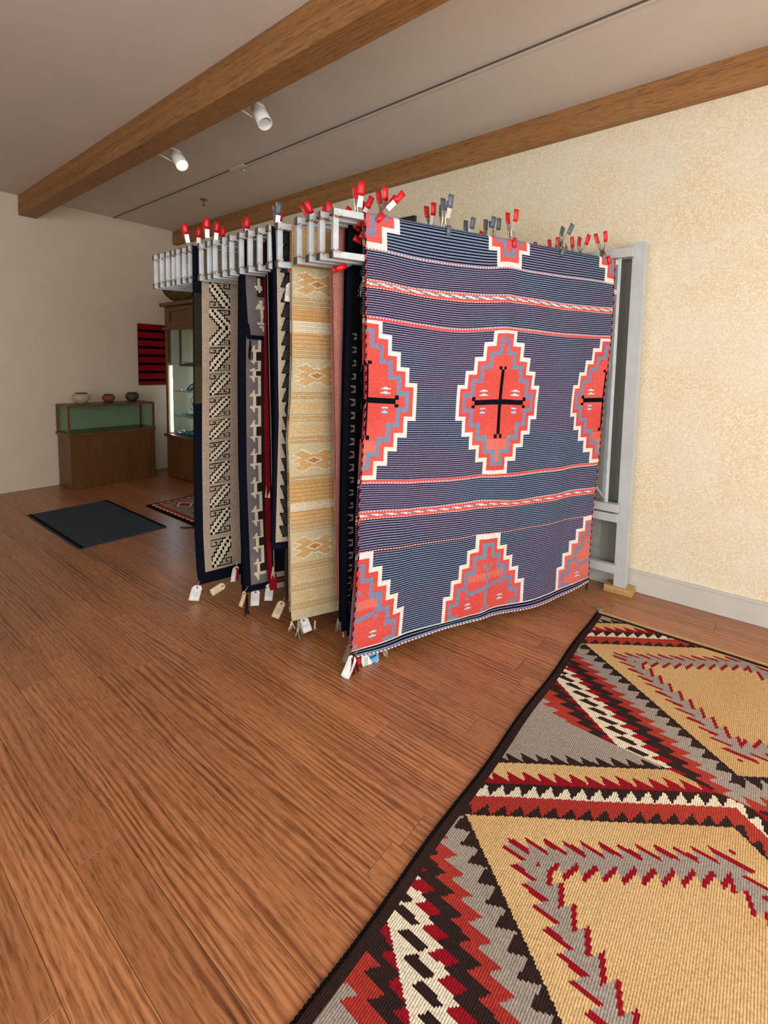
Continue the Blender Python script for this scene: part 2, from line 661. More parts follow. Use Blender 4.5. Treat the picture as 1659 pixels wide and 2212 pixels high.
def strip(bm, pts, w0, w1, th):
    """flat channel that follows pts (y,z), wide in x"""
    rows = []
    n = len(pts)
    for i, (y, z) in enumerate(pts):
        w = (w0 + (w1 - w0) * i / (n - 1)) / 2
        a = Vector(pts[max(i - 1, 0)])
        b = Vector(pts[min(i + 1, n - 1)])
        d = (b - a).normalized()
        nn = Vector((-d.y, d.x)) * th / 2
        rows.append([bm.verts.new((-w, y + nn.x, z + nn.y)), bm.verts.new((w, y + nn.x, z + nn.y)),
                     bm.verts.new((w, y - nn.x, z - nn.y)), bm.verts.new((-w, y - nn.x, z - nn.y))])
    for i in range(n - 1):
        for k in range(4):
            bm.faces.new((rows[i][k], rows[i][(k + 1) % 4], rows[i + 1][(k + 1) % 4], rows[i + 1][k]))
    bm.faces.new(rows[0])
    bm.faces.new(rows[-1])


def make_clamp(vinyl, cname):
    e = empty('spring_clamp', (0, 0, -5))
    for s in (-1, 1):
        bm = bmesh.new()
        strip(bm, [(s * 0.0275, -0.028), (s * 0.0275, 0.005), (s * 0.021, 0.03), (s * 0.015, 0.05), (s * 0.02, 0.075), (s * 0.029, 0.115)], 0.019, 0.025, 0.003)
        # side flanges of the channel
        for sx in (-1, 1):
            prism_pts = [(s * 0.0245, 0.006), (s * 0.016, 0.052), (s * 0.023, 0.088), (s * 0.009, 0.060), (s * 0.004, 0.046), (s * 0.010, 0.026)]
            a = [bm.verts.new((sx * 0.0105, p[0], p[1])) for p in prism_pts]
            b = [bm.verts.new((sx * 0.0122, p[0], p[1])) for p in prism_pts]
            bm.faces.new(a)
            bm.faces.new(b[::-1])
            for i in range(6):
                bm.faces.new((a[i], a[(i + 1) % 6], b[(i + 1) % 6], b[i]))
        lv = obj('lever', bm, M['chrome'], e)
        bm = bmesh.new()
        strip(bm, [(s * 0.0262, 0.098), (s * 0.031, 0.118), (s * 0.0335, 0.140), (s * 0.0345, 0.162)], 0.029, 0.031, 0.0085)
        bmesh.ops.bevel(bm, geom=bm.edges[:], offset=0.0022, segments=2, affect='EDGES')
        obj('handle_sleeve', bm, vinyl, lv, smooth=True)['label'] = cname + ' handle sleeve'
        bm = bmesh.new()
        strip(bm, [(s * 0.0285, -0.040), (s * 0.0290, -0.014), (s * 0.0275, 0.012)], 0.025, 0.027, 0.009)
        bmesh.ops.bevel(bm, geom=bm.edges[:], offset=0.002, segments=2, affect='EDGES')
        obj('jaw_pad', bm, vinyl, lv, smooth=True)['label'] = cname + ' jaw pad'
    bm = bmesh.new()
    hel = [(-0.009 + 0.018 * i / 40, 0.0078 * math.cos(i * 0.95), 0.047 + 0.0078 * math.sin(i * 0.95)) for i in range(41)]
    tube(bm, hel, 0.0013, 4)
    tube(bm, [(-0.0145, 0, 0.047), (0.0145, 0, 0.047)], 0.0028, 8)
    obj('pivot_spring', bm, M['brass'], e)
    return e


cl_red = make_clamp(M['redvinyl'], 'red')
cl_grey = make_clamp(M['greyvinyl'], 'grey')
first = {'red': True, 'grey': True}
# (colour, arm, along, base height, tilt in the arm plane (deg), lean across (deg), label, group)
clamps = [
    ('red', 0, 0.245, 2.19, 42, 0, 'red spring clamp tilted right on the top left corner of the coral and navy blanket', None),
    ('grey', 0, 0.622, 2.19, 2, 0, 'grey spring clamp gripping the blanket top between its left corner and centre', None),
    ('red', 0, 1.062, 2.19, 0, 0, 'red spring clamp standing upright over the stepped figure at the blanket top centre', None),
    ('grey', 0, 1.440, 2.19, 22, 0, 'grey spring clamp leaning right on the right half of the blanket top', None),
    ('red', 0, 1.842, 2.19, -20, 0, 'red spring clamp leaning left at the top right corner of the blanket', None),
    ('red', 1, 0.205, 2.19, 0, 0, 'tall red spring clamp just above the end of the nearest arm', None),
    ('red', 1, 0.345, 2.19, -6, 0, 'upright red spring clamp just behind the tilted one on the blanket corner', None),
    ('red', 2, 0.262, 2.175, 25, -8, 'red spring clamp mostly hidden behind the tall red pair', None),
    ('red', 5, 0.275, 2.19, -28, 0, 'leftmost of three low red spring clamps behind the nearest arm end', None),
    ('red', 5, 0.325, 2.19, 0, 0, 'middle one of three low red spring clamps behind the nearest arm end', None),
    ('red', 5, 0.385, 2.19, 20, 0, 'rightmost of three low red spring clamps behind the nearest arm end', None),
    ('grey', 7, 0.160, 2.19, 3, 0, 'single grey spring clamp standing on the arms left of the tan runner', None),
    ('red', 8, 0.215, 2.18, 4, 0, 'red spring clamp directly behind the single grey one', None),
    ('red', 12, 0.232, 2.19, 0, 0, 'lone red spring clamp left of the grey one, against the timber beam', None),
    ('red', 14, 0.090, 2.19, -3, 0, 'taller left one of the pair of red spring clamps over the taupe rug', None),
    ('red', 15, 0.165, 2.19, 3, 0, 'lower right one of the pair of red spring clamps over the taupe rug', None),
    ('red', 16, 0.228, 2.185, 8, 0, 'red spring clamp half hidden behind the pair over the taupe rug', None),
    ('red', 17, 0.090, 2.19, -12, 0, 'leftmost red spring clamp at the far end of the rack', None),
    ('red', 18, 0.165, 2.19, 2, 0, 'second red spring clamp at the far end, beside the dark rug edge', None),
    ('red', 2, 0.690, 2.19, -3, 0, 'red spring clamp behind the blanket top, left neighbour of the grey one', None),
    ('grey', 1, 0.690, 2.185, 6, 0, 'grey spring clamp touching red ones behind the left half of the blanket', None),
    ('grey', 3, 1.028, 2.185, 4, 0, 'grey spring clamp showing above the blanket beside a small red one', None),
    ('red', 4, 1.240, 2.165, 10, 0, 'small red spring clamp peeping over the blanket left of centre', None),
    ('grey', 2, 1.070, 2.185, 8, 0, 'grey spring clamp leaning right, just left of the centre red clamp', None),
    ('grey', 2, 1.135, 2.18, -2, 0, 'grey spring clamp touching the upright centre red clamp', None),
    ('grey', 4, 1.700, 2.16, 6, 0, 'grey spring clamp tip barely showing right of the centre figure', None),
    ('red', 3, 1.730, 2.17, -4, 0, 'red spring clamp tip left of the leaning grey clamp', None),
    ('red', 2, 1.78, 2.17, -20, 0, 'left one of the crossed red spring clamps near the blanket right corner', None),
    ('red', 1, 1.735, 2.175, 14, 0, 'right one of the crossed red spring clamps near the blanket right corner', None),
    ('red', 5, 0.112, 1.998, 0, -10, 'red spring clamp standing on a lower rail left of the tan runner', None),
    ('red', 5, 0.245, 1.985, 0, 0, 'red spring clamp on a lower rail seen through the frames beside the tan cloth', None),
    ('red', 10, 0.30, 1.955, 0, 0, 'small red spring clamp low between the arms above the navy and cream rug', None),
    ('red', 2, 0.165, 1.963, 62, 0, 'red spring clamp lying sideways under a lower rail on the pink rug', None),
    ('red', 1, 0.345, 2.045, -66, 0, 'dark red spring clamp poking out from behind the left edge of the blanket', None),
    ('red', 1, 0.345, 1.965, -150, 0, 'red spring clamp low behind the left edge of the blanket, with cords', None),
]
for (c, k, t, z, tilt, lean, lab, g) in clamps:
    src = cl_red if c == 'red' else cl_grey
    loc = Vector((EX[k], AY, 0)) + D2 * t
    loc.z = z
    if tilt == 62:
        loc += N2 * 0.034
    # jaw centre stays on the rail, the handles swing in the plane of the arm
    mr = Matrix.Rotation(ANG, 4, 'Z') @ Matrix.Rotation(math.radians(tilt), 4, 'Y') @ Matrix.Rotation(math.radians(lean), 4, 'X')
    eu = mr.to_euler()
    if first[c]:
        o = src
        first[c] = False
        o.location, o.rotation_euler = loc, eu
    else:
        o = dup(src, loc, eu)
    tag(o, lab, 'clamp', 'spring clamps on the rug rack')

# ------------------------------------------------------------------ rugs on the arms
WOOLS = {
    'navy': wool('wool_navy', (9, 11, 24), (15, 12, 28)),
    'stripe': wool('wool_blue_lavender', (120, 140, 168), (140, 130, 164), sc=0.9),
    'red': wool('wool_coral', (212, 80, 72), (218, 92, 84), sc=0.8),
    'pinkred': wool('wool_faded_coral', (218, 120, 106), (216, 104, 92)),
    'white': wool('wool_white', (232, 224, 210), (226, 226, 228)),
    'greyblue': wool('wool_slate_blue', (122, 140, 164), (134, 128, 160)),
    'tan': wool('wool_tan', (198, 160, 106), (204, 170, 120)),
    'tanl': wool('wool_pale_sand', (198, 184, 148), (194, 182, 148)),
    'tand': wool('wool_gold_brown', (176, 128, 72), (184, 138, 82)),
    'cream': wool('wool_cream', (226, 214, 186), (216, 206, 184)),
    'taupe': wool('wool_taupe', (176, 158, 138), (170, 154, 136)),
    'black': wool('wool_black', (11, 10, 13), (14, 13, 15)),
    'darknavy': wool('wool_dark_navy', (13, 17, 28), (16, 18, 32)),
    'olive': wool('wool_olive', (46, 42, 28), (50, 46, 30)),
    'oliveL': wool('wool_light_olive', (66, 58, 36), (62, 56, 36)),
    'grey': wool('wool_heather_grey', (124, 116, 116), (112, 106, 108)),
    'brown': wool('wool_dark_brown', (52, 36, 32), (46, 32, 30)),
    'darkgrey': wool('wool_charcoal', (52, 54, 56), (48, 50, 52)),
    'pink': wool('wool_dusty_pink', (196, 130, 118), (188, 124, 114)),
    'crimson': wool('wool_crimson', (150, 22, 34), (140, 18, 32)),
    'brick': wool('wool_brick_red', (170, 60, 48), (158, 50, 44)),
    'gold': wool('wool_mustard', (158, 122, 62), (150, 116, 60)),
    'umber': wool('wool_umber', (74, 62, 54), (70, 60, 52)),
    'fieldgrey': wool('wool_field_grey', (160, 148, 136), (150, 140, 130)),
}
G = 0.0205
ZT = 2.193


def smooth(x):
    x = np.clip(x, 0, 1)
    return x * x * (3 - 2 * x)


def rug_root(name, k, tc, label, group='rugs hung on the rack arms'):
    p = Vector((EX[k], AY, 0)) + D2 * tc
    return empty(name, p, ANG, label, 'rug', group)


def build_rug(name, k, left, width, zbot, pattern, pal, label, cell=0.006, fine=0.34, rowh=0.006, amp=0.004, seed=0,
              back=None, cord='cream', sag=0.0, zbotR=None, group='rugs hung on the rack arms', backpat=None):
    """left: list of (z, t) giving the left edge; pattern(u, z)->index into pal, u from the left edge"""
    zs = [p[0] for p in left]
    ts = [p[1] for p in left]
    o_ = np.argsort(zs)
    zs = np.array(zs)[o_]
    ts = np.array(ts)[o_]
    tc = float(ts.mean() + width / 2)
    e = rug_root(name, k, tc, label, group)
    ucols = np.concatenate([np.arange(0, fine, cell), np.linspace(fine, width, max(2, int((width - fine) / 0.022)))])
    H = ZT - zbot
    nr = int(round(H / rowh))
    v = np.linspace(0, H, nr + 1)
    arc = G * PI / 2
    rs = np.random.RandomState(seed)
    ph = rs.uniform(0, 6, 6)

    def pos(vv, uu, side):
        """side -1 = front (viewer's side)"""
        th = np.clip(vv / G, 0, PI / 2)
        y = side * G * np.sin(th)
        z = np.where(vv < arc, ZT - G + G * np.cos(th), ZT - G - (vv - arc))
        hang = smooth((vv - 0.1) / 0.8)
        wv = np.sin(uu * 9.0 + ph[0] + 1.2 * vv) + 0.6 * np.sin(uu * 21 + ph[1] - vv)
        y = y + amp * hang * wv * (1 if side < 0 else 0.4)
        if side < 0:
            y = np.minimum(y, -0.0166 * np.sin(th))
        else:
            y = np.maximum(y, 0.0166 * np.sin(th))
        t = np.interp(z, zs, ts) + uu
        zz = z + hang * (0.004 * np.sin(uu * 7 + ph[2]) + sag * uu)
        if zbotR is not None:
            zz = zz + hang * (zbotR - zbot) * uu / width
        return np.stack([t - tc, y, zz], -1)

    VV, UU = np.meshgrid(v, ucols, indexing='ij')
    P = pos(VV, UU, -1)
    uc = (ucols[1:] + ucols[:-1]) / 2
    vc = (v[1:] + v[:-1]) / 2
    VC, UC = np.meshgrid(vc, uc, indexing='ij')
    idx = pattern(UC, ZT - VC)
    me = grid_mesh(name, P, idx, None)
    obj_mesh('front_face', me, [WOOLS[p_] for p_ in pal], e)
    hb = back if back is not None else H - 0.03
    vb = np.linspace(0, hb, max(8, int(hb / 0.03)))
    vb = np.unique(np.concatenate([np.linspace(0, arc, 6), vb[vb > arc]]))
    ub = np.concatenate([np.linspace(0, 0.2, 8), np.linspace(0.25, width, 20)])
    VV, UU = np.meshgrid(vb, ub, indexing='ij')
    Pb = pos(VV, UU, 1)
    VC, UC = np.meshgrid((vb[1:] + vb[:-1]) / 2, (ub[1:] + ub[:-1]) / 2, indexing='ij')
    mb = grid_mesh(name, Pb, (backpat or pattern)(UC, ZT - VC), None)
    obj_mesh('back_face', mb, [WOOLS[p_] for p_ in pal], e)
    # selvedge cord around the free edge
    if cord:
        bm = bmesh.new()
        st = max(1, len(v) // 90)
        tube(bm, P[::st, 0, :].tolist(), 0.0028, 5)
        tube(bm, P[-1, ::3, :].tolist(), 0.003, 5)
        obj('selvedge_cord', bm, WOOLS[cord], e)
    e['_tc'] = tc
    return e, tc, P


# ---- the large striped blanket (arm 0) -------------------------------------------------
SW, SV = 1.765, 2.14
steps = [(0.09, 0.40), (0.147, 0.33), (0.203, 0.255), (0.257, 0.18), (0.308, 0.10)]


def stepped(du, dv, off):
    m = np.zeros(du.shape, bool)
    for w_, h_ in steps:
        m |= (np.abs(du) < w_ - off) & (np.abs(dv) < h_ - off)
    return m


SP = ['navy', 'stripe', 'red', 'white', 'greyblue', 'pinkred', 'navy']


RH = SV / 379


def blanket(U, V, Vraw=None):
    r_ = np.floor((V if Vraw is None else Vraw) / RH).astype(int)
    cidx = np.floor(U / 0.0045).astype(int)
    out = np.where(r_ % 2 == 0, 0, 1)
    R_, Wt, Gb, Pk = 2, 3, 4, 5
    dots = (cidx % 4 < 2)
    for uc in (0.0, SW / 2, SW):
        for vc, kind in ((-0.255, 0), (0.885, 1), (2.04, 2)):
            du, dv = (U - uc) * (0.80 if kind == 0 and uc == 0.0 else 1.0), V - vc
            s0 = stepped(du, dv, 0.0)
            out[s0] = Wt
            out[stepped(du, dv, 0.023)] = R_
            out[stepped(du, dv, 0.047)] = Gb
            inner = stepped(du, dv, 0.071)
            out[inner] = R_
            if kind == 2:
                out[inner & (V > 1.86) & (V < 1.90) & (np.abs(du) < 0.14)] = Pk
                out[inner & (uc > SW * 0.9)] = Pk
                out[stepped(du, dv, 0.023) & ~stepped(du, dv, 0.047) & (uc > SW * 0.9)] = Pk
            if kind == 1:
                out[inner & (V > 1.09)] = Pk
            # cross
            if kind in (1, 2):
                vb = 0.885 if kind == 1 else 1.945
                hh = 0.178 if kind == 1 else 0.118
                cc = 6 if kind == 1 else Gb
                th = 0.0155 if kind == 1 else 0.012
                dd = V - vb + (0 if kind == 1 else 0.14 * du * (np.abs(du) < 0.2))
                m = (np.abs(du) < th * 0.85) & (np.abs(V - vb) < hh) | (np.abs(dd) < th) & (np.abs(du) < hh)
                for sx in (-1, 1):
                    for sy in (-1, 1):
                        m |= (np.abs(du - sx * 0.019) < 0.011) & (np.abs(V - vb - sy * (hh + 0.01)) < 0.010)
                        m |= (np.abs(du - sx * (hh + 0.01)) < 0.012) & (np.abs(dd - sy * 0.020) < 0.010)
                out[m & s0] = cc
                # little double arrow figures
                pts = [(-0.118, -0.05), (0.118, -0.05), (-0.118, 0.05), (0.118, 0.05)] if kind == 1 else [(-0.118, 0.09), (0.118, 0.09)]
                for (ax, ay) in pts:
                    x_ = np.abs(du - ax)
                    y_ = (V - vb - ay)
                    for oy in (-0.012, 0.010):
                        yy = y_ - oy
                        out[(x_ < 0.034 * (1 + yy / 0.011)) & (yy > -0.011) & (yy <= 0)] = Wt
                        out[(x_ < 0.024 * (1 - yy / 0.009)) & (yy > 0) & (yy < 0.009)] = Gb
    # cross lines
    ln = (V > 0.145) & (V < 0.145 + RH)
    out[ln] = np.where(dots, R_, Wt)[ln]
    for a, b, top in ((0.472, 0.489, True), (1.290, 1.305, False)):
        ln = (V >= a) & (V < b)
        out[ln] = R_
        ed = ((V >= a) & (V < a + RH * 1.02)) if top else ((V >= b - RH * 1.02) & (V < b))
        out[ed] = np.where(dots, Wt, R_)[ed]
    ln = (V > 1.634) & (V < 1.634 + RH)
    out[ln] = np.where(dots, R_, Wt)[ln]
    for a, b in ((0.292, 0.338), (1.445, 1.492)):
        ln = (V >= a) & (V < b)
        out[ln] = R_
        ed = ln & ((V < a + RH * 1.02) | (V > b - RH * 1.02))
        out[ed] = np.where(dots, Wt, R_)[ed]
        c = (a + b) / 2
        tw = np.abs(V - c) < 0.0078
        phs = ((U - (V - c) * 4.2) / 0.088) % 1.0
        out[tw & (phs < 0.5)] = Wt
        out[tw & (phs >= 0.5) & (phs < 0.97)] = Gb
    out[(V > 2.0895) & (V < 2.0955)] = Wt
    eb = V >= 2.0955
    q = np.floor((V - 2.0955) / 0.0092).astype(int)
    out[eb] = np.where(q % 2 == 0, 0, 1)[eb]
    return out


# photo measurements of the weave lines: (photo x, photo y) along each woven row
rows = {
    0.0: [(788, 459), (883.8, 477), (959, 491.5), (1034.8, 507), (1101, 520), (1163, 532), (1329, 564)],
    0.145: [(790.5, 533), (837, 541), (898, 556.5), (966, 568), (1058, 578), (1101, 574), (1131, 582.6), (1212, 595), (1299.7, 606), (1326, 612)],
    0.292: [(790, 602), (839, 609), (881, 620), (949, 628), (1060, 636.6), (1099, 636), (1178, 649), (1246, 659), (1325, 664.5)],
    0.338: [(790, 620.6), (839, 626.5), (932, 645), (1016, 654), (1060, 654), (1099, 653.5), (1144, 658), (1229, 671), (1323, 678)],
    0.485: [(790, 687), (839, 693), (898, 703), (949, 711), (999.4, 716), (1060, 712), (1094, 710), (1161, 718.5), (1229, 726), (1319, 730)],
    0.885: [(789, 864), (845, 867.6), (905, 869), (986, 870), (1031, 870.7), (1076, 867.6), (1130, 870.7), (1171, 870), (1236, 866), (1302, 864)],
    1.297: [(779, 1041), (868.5, 1041), (977, 1036.7), (1040, 1028), (1066, 1026.5), (1094, 1026.7), (1148.5, 1021), (1221, 1010), (1291, 1001)],
    1.445: [(775, 1106), (850, 1101), (941, 1094.5), (1013, 1084.6), (1056, 1077), (1085, 1081), (1130, 1080), (1184.7, 1068), (1239, 1058), (1285.5, 1052)],
    1.492: [(774.5, 1126), (841, 1119), (941, 1111), (1013, 1103.6), (1058, 1095.4), (1112, 1094.5), (1166.6, 1086), (1225, 1075), (1284, 1065.6)],
    1.637: [(775, 1196.6), (815, 1190), (899.4, 1178), (1024.8, 1160), (1040, 1151), (1054, 1150), (1083, 1151), (1148.5, 1139.8), (1202.7, 1127), (1279, 1112.6)],
    2.093: [(759, 1409), (820, 1390), (880.5, 1367), (943.8, 1350), (1010, 1333), (1060, 1311), (1100, 1306.6), (1144.3, 1298), (1193.4, 1279), (1272, 1246.7)],
    2.14: [(756, 1423), (814, 1409), (899.4, 1380), (960, 1358), (1010, 1346), (1046, 1330), (1100, 1322), (1136, 1316), (1172, 1304), (1220, 1282.6), (1271.5, 1256)],
}
centre_x = {0.0: 1101, 0.145: 1101, 0.292: 1099, 0.338: 1098, 0.485: 1093, 0.885: 1076, 1.297: 1066.3, 1.445: 1059, 1.492: 1057, 1.637: 1054, 2.093: 1042, 2.14: 1041}
vk = np.array(sorted(rows))
GF = 0.0225
TT, ZZ = [], []
us = np.linspace(0, 1, 41)
for v_ in vk:
    tt, zz = zip(*[tz(0, x, y, GF) for x, y in rows[v_]])
    tt, zz = np.array(tt), np.array(zz)
    yc = np.interp(centre_x[v_], [p[0] for p in rows[v_]], [p[1] for p in rows[v_]])
    tcen = tz(0, centre_x[v_], yc, GF)[0]
    # woven position 0, 1/2, 1 -> left edge, motif centre, right edge
    tu = np.where(us < 0.5, tt[0] + (tcen - tt[0]) * us * 2, tcen + (tt[-1] - tcen) * (us - 0.5) * 2)
    ker = np.array([0.25, 0.5, 0.25])
    zi = np.interp(tu, tt, zz)
    for _ in range(2):
        zi[1:-1] = np.convolve(zi, ker, 'valid')
    tku = tu.copy()
    for _ in range(6):
        tku[1:-1] = np.convolve(tku, ker, 'valid')
    TT.append(tku)
    ZZ.append(zi)
TT, ZZ = np.array(TT), np.array(ZZ)
nu, nvv = 392, 379
u_ = np.linspace(0, 1, nu + 1)
v_ = np.linspace(0, SV, nvv + 1)


def tab(A):
    B = np.array([np.interp(u_, us, A[i]) for i in range(len(vk))])          # (rows, nu)
    # monotone-ish cubic along v
    out = np.empty((nvv + 1, nu + 1))
    m = np.gradient(B, vk, axis=0)
    for j, v0 in enumerate(v_):
        i = min(max(np.searchsorted(vk, v0) - 1, 0), len(vk) - 2)
        h = vk[i + 1] - vk[i]
        s = (v0 - vk[i]) / h
        sl = (B[i + 1] - B[i]) / h
        m0 = 0.5 * (m[i] + sl)
        m1 = 0.5 * (m[i + 1] + sl)
        out[j] = (2 * s**3 - 3 * s**2 + 1) * B[i] + (s**3 - 2 * s**2 + s) * h * m0 + (-2 * s**3 + 3 * s**2) * B[i + 1] + (s**3 - s**2) * h * m1
    return out


Tg, Zg = tab(TT), tab(ZZ)
Vg, Ug = np.meshgrid(v_, u_, indexing='ij')
hang = smooth((Vg - 0.05) / 0.35)
fold = 0.020 * np.exp(-((Ug - 0.49) / 0.035)**2) + 0.010 * np.exp(-((Ug - 0.80) / 0.05)**2) - 0.012 * np.exp(-((Ug - 0.30) / 0.1)**2) \
    + 0.006 * np.sin(Ug * 31 + 2 * Vg)
fold = fold * hang * (1 - 0.45 * smooth((Vg - 1.7) / 0.4))
th = np.clip(Vg / G, 0, PI / 2)
Yg = -np.where(Vg < G * PI / 2, GF * np.sin(th), GF) - fold
Yg = np.minimum(Yg, -0.0186 * np.sin(th))
tc0 = 1.03
arc_z = 2.1975 - G + G * np.cos(th)
ARC = G * PI / 2
dz = (2.1975 - G) - Zg[np.argmin(np.abs(v_ - ARC))][None, :]
Zg = np.where(Vg < ARC, arc_z, Zg + dz * (1 - np.clip((Vg - ARC) / (0.145 - ARC), 0, 1)))
Yg = np.minimum(Yg, -0.0186 * np.sin(th))
Pf = np.stack([Tg - tc0, Yg, Zg], -1)
er = rug_root('striped_blanket', 0, tc0, 'large coral, navy and white striped blanket with stepped diamonds, foremost on the rack')
Vc, Uc = np.meshgrid((v_[1:] + v_[:-1]) / 2, (u_[1:] + u_[:-1]) / 2 * SW, indexing='ij')
me = grid_mesh('striped_blanket', Pf, blanket(Uc, np.where(Vc < 0.145, 0.145 * (Vc - 0.012) / 0.133, Vc), Vc), None)
obj_mesh('front_face', me, [WOOLS[p_] for p_ in SP], er)
# back half, hanging behind the rail
vb = np.concatenate([np.linspace(0, G * PI / 2, 6), np.linspace(0.05, 2.09, 361)])
ub = np.linspace(0, 1, 200)
VB, UB = np.meshgrid(vb, ub, indexing='ij')
thb = np.clip(VB / G, 0, PI / 2)
zb = np.where(VB < G * PI / 2, ZT - G + G * np.cos(thb), ZT - G - (VB - G * PI / 2))
tb = np.interp(VB, vk, TT[:, 0]) + UB * (np.interp(VB, vk, TT[:, -1]) - np.interp(VB, vk, TT[:, 0]))
Pb = np.stack([tb - tc0 + 0.004, 0.0215 * np.sin(thb), zb], -1)
Vc2, Uc2 = np.meshgrid((vb[1:] + vb[:-1]) / 2, (ub[1:] + ub[:-1]) / 2 * SW, indexing='ij')
meb = grid_mesh('striped_blanket_back', Pb, blanket(Uc2, Vc2), None)
obj_mesh('back_face', meb, [WOOLS[p_] for p_ in SP], er)
for nm, line, al in (('left_edge_cord', Pf[::2, 0, :], (0, 0, 1, 1)), ('right_edge_cord', Pf[::2, -1, :], (0, 0, 1, 1)), ('bottom_edge_cord', Pf[-1, ::1, :], (0, 0, 0, 1, 1))):
    bm = bmesh.new()
    tube(bm, line.tolist(), 0.0042 if 'bottom' in nm else 0.0032, 6, alt=al)
    obj(nm, bm, [WOOLS['red'] if 'bottom' not in nm else WOOLS['white'], WOOLS['navy'] if 'bottom' not in nm else WOOLS['brick']], er)


def strands(name, parent, base, n, length, mats, spread=0.02, r=0.0016, seed=0, direction=(0, 0, -1), curl=0.3):
    """loose warp ends: n thin yarns leaving base"""
    rs = random.Random(seed)
    bm = bmesh.new()
    d = Vector(direction).normalized()
    for i in range(n):
        L = length * rs.uniform(0.65, 1.0)
        a = Vector((rs.uniform(-1, 1), rs.uniform(-0.3, 0.3), rs.uniform(-0.2, 0.2))) * spread
        p0 = Vector(base) + a * 0.15
        pts = []
        for j in range(6):
            s = j / 5
            pts.append(p0 + d * L * s + a * s + Vector((math.sin(s * 5 + i), 0.4 * math.cos(s * 4 + i), 0)) * spread * curl * s)
        tube(bm, pts, r, 4, mi=i % len(mats), r1=r * 0.7)
    return obj(name, bm, mats, parent)


def loc_on(k, px, py, tc, off=0.022):
    t, z = tz(k, px, py, off)
    return (t - tc, -off, z)


strands('corner_tassel', er, loc_on(0, 766, 1414, tc0, 0.052), 30, 0.105, [WOOLS['navy'], WOOLS['crimson'], WOOLS['brown'], WOOLS['brick']], 0.022, 0.0019, 3)
strands('corner_tassel', er, loc_on(0, 1268, 1258, tc0), 10, 0.06, [WOOLS['navy'], WOOLS['black']], 0.010, 0.0016, 4)
strands('warp_ends', er, loc_on(0, 832, 1400, tc0), 4, 0.055, [WOOLS['cream']], 0.02, 0.0019, 5, curl=0.5)
strands('corner_tassel', er, loc_on(0, 1317, 770, tc0), 6, 0.11, [WOOLS['cream'], WOOLS['fieldgrey']], 0.012, 0.0016, 6)


# ---- tan runner (arm 4)
def tan_pat(U, Z):
    out = np.full(U.shape, 0)
    ys = {}

    def zz(y):
        return tz(4, 668, y, G)[1]
    # 0 pale sand, 1 tan, 2 gold brown line, 3 cream, 4 motif tan
    P_ = 0.0105
    fr = (Z / P_) % 1.0

    def band(y0, y1, a, b, lim=0.45):
        m = (Z < zz(y0)) & (Z >= zz(y1))
        out[m] = np.where(fr < lim, b, a)[m]
    out[(Z > zz(595))] = 1
    out[(Z > zz(583)) & (Z < zz(579))] = 2
    m = (Z < zz(583)) & (Z >= zz(652))
    out[m] = 0
    for a in ((650, 672), (759, 781), (852, 869), (898, 916), (946, 965), (1030, 1046), (1136, 1152), (1218, 1233), (1261, 1278), (1304, 1318)):
        band(a[0], a[1], 0, 2, 0.42)
    for a in ((672, 700), (725, 759), (1046, 1089), (1106, 1136)):
        band(a[0], a[1], 1, 2, 0.28)
    for a in ((874, 894), (922, 942), (1238, 1256), (1281, 1299)):
        band(a[0], a[1], 0, 1, 0.6)
    for a in ((700, 725), (1089, 1106)):
        band(a[0], a[1], 3, 0, 0.4)
    uo = 0.135
    for yc in (619, 817, 1000, 1186):
        zc = zz(yc)
        for ux in (uo, uo + 0.42):
            du = np.abs(U - ux)
            dz = Z - zc
            a = np.abs(dz)
            # outline of the toothed lozenge as height over |du|
            top = np.interp(du, [0, 0.014, 0.062, 0.064, 0.118, 0.120], [0.036, 0.030, 0.056, 0.056, 0.040, 0.0])
            inn = (a < top) & (du < 0.119)
            # notches from the side
            side = np.interp(a, [0.0, 0.018, 0.038, 0.056], [0.119, 0.070, 0.119, 0.06])
            inn &= du < side
            top2 = top + 0.0065
            outl = (a < top2) & (du < side + 0.011) & (du < 0.13)
            out[outl] = 3
            out[inn] = 1
            dia = du / 0.042 + a / 0.017
            out[dia < 1.28] = 3
            out[dia < 0.9] = 2
    return out


tan_left = [(2.2, 0.079), (1.954, 0.079), (1.511, 0.080), (1.3, 0.072), (1.1, 0.058), (0.98, 0.064), (0.483, 0.072), (0.2, 0.075), (0.118, 0.08)]
tan_left = [(z, t) for z, t in tan_left]
e, tcT, PT = build_rug('tan_runner', 4, tan_left, 0.75, 0.115, tan_pat, ['tanl', 'tan', 'tand', 'cream'],
                       'long tan and cream striped runner with toothed lozenges, left of the pink rug', cell=0.0045, rowh=0.0042, fine=0.36, amp=0.004,
                       seed=3, cord='tanl')
strands('corner_tassel', e, loc_on(4, 630, 1342, tcT), 9, 0.055, [WOOLS['cream'], WOOLS['tanl']], 0.016, 0.0022, 7)
strands('warp_ends', e, loc_on(4, 645, 1340, tcT, 0.0), 14, 0.11, [WOOLS['grey'], WOOLS['umber'], WOOLS['cream']], 0.018, 0.0026, 8)
strands('warp_ends', e, loc_on(4, 681, 1340, tcT, 0.0), 5, 0.065, [WOOLS['cream'], WOOLS['fieldgrey']], 0.010, 0.0026, 9)
strands('corner_tassel', e, loc_on(4, 731, 1336, tcT), 7, 0.085, [WOOLS['cream'], WOOLS['fieldgrey']], 0.018, 0.0025, 10)


# ---- pink rug (arm 3)
def pink_pat(U, Z):
    out = np.zeros(U.shape, int)
    m = U > 0.062
    out[m] = 2
    f = (Z / 0.092) % 1.0
    out[m & (f < 0.42)] = 1
    out[m & (f > 0.62) & (f < 0.78) & (U > 0.07)] = 3
    out[U > 0.125] = 0
    return out


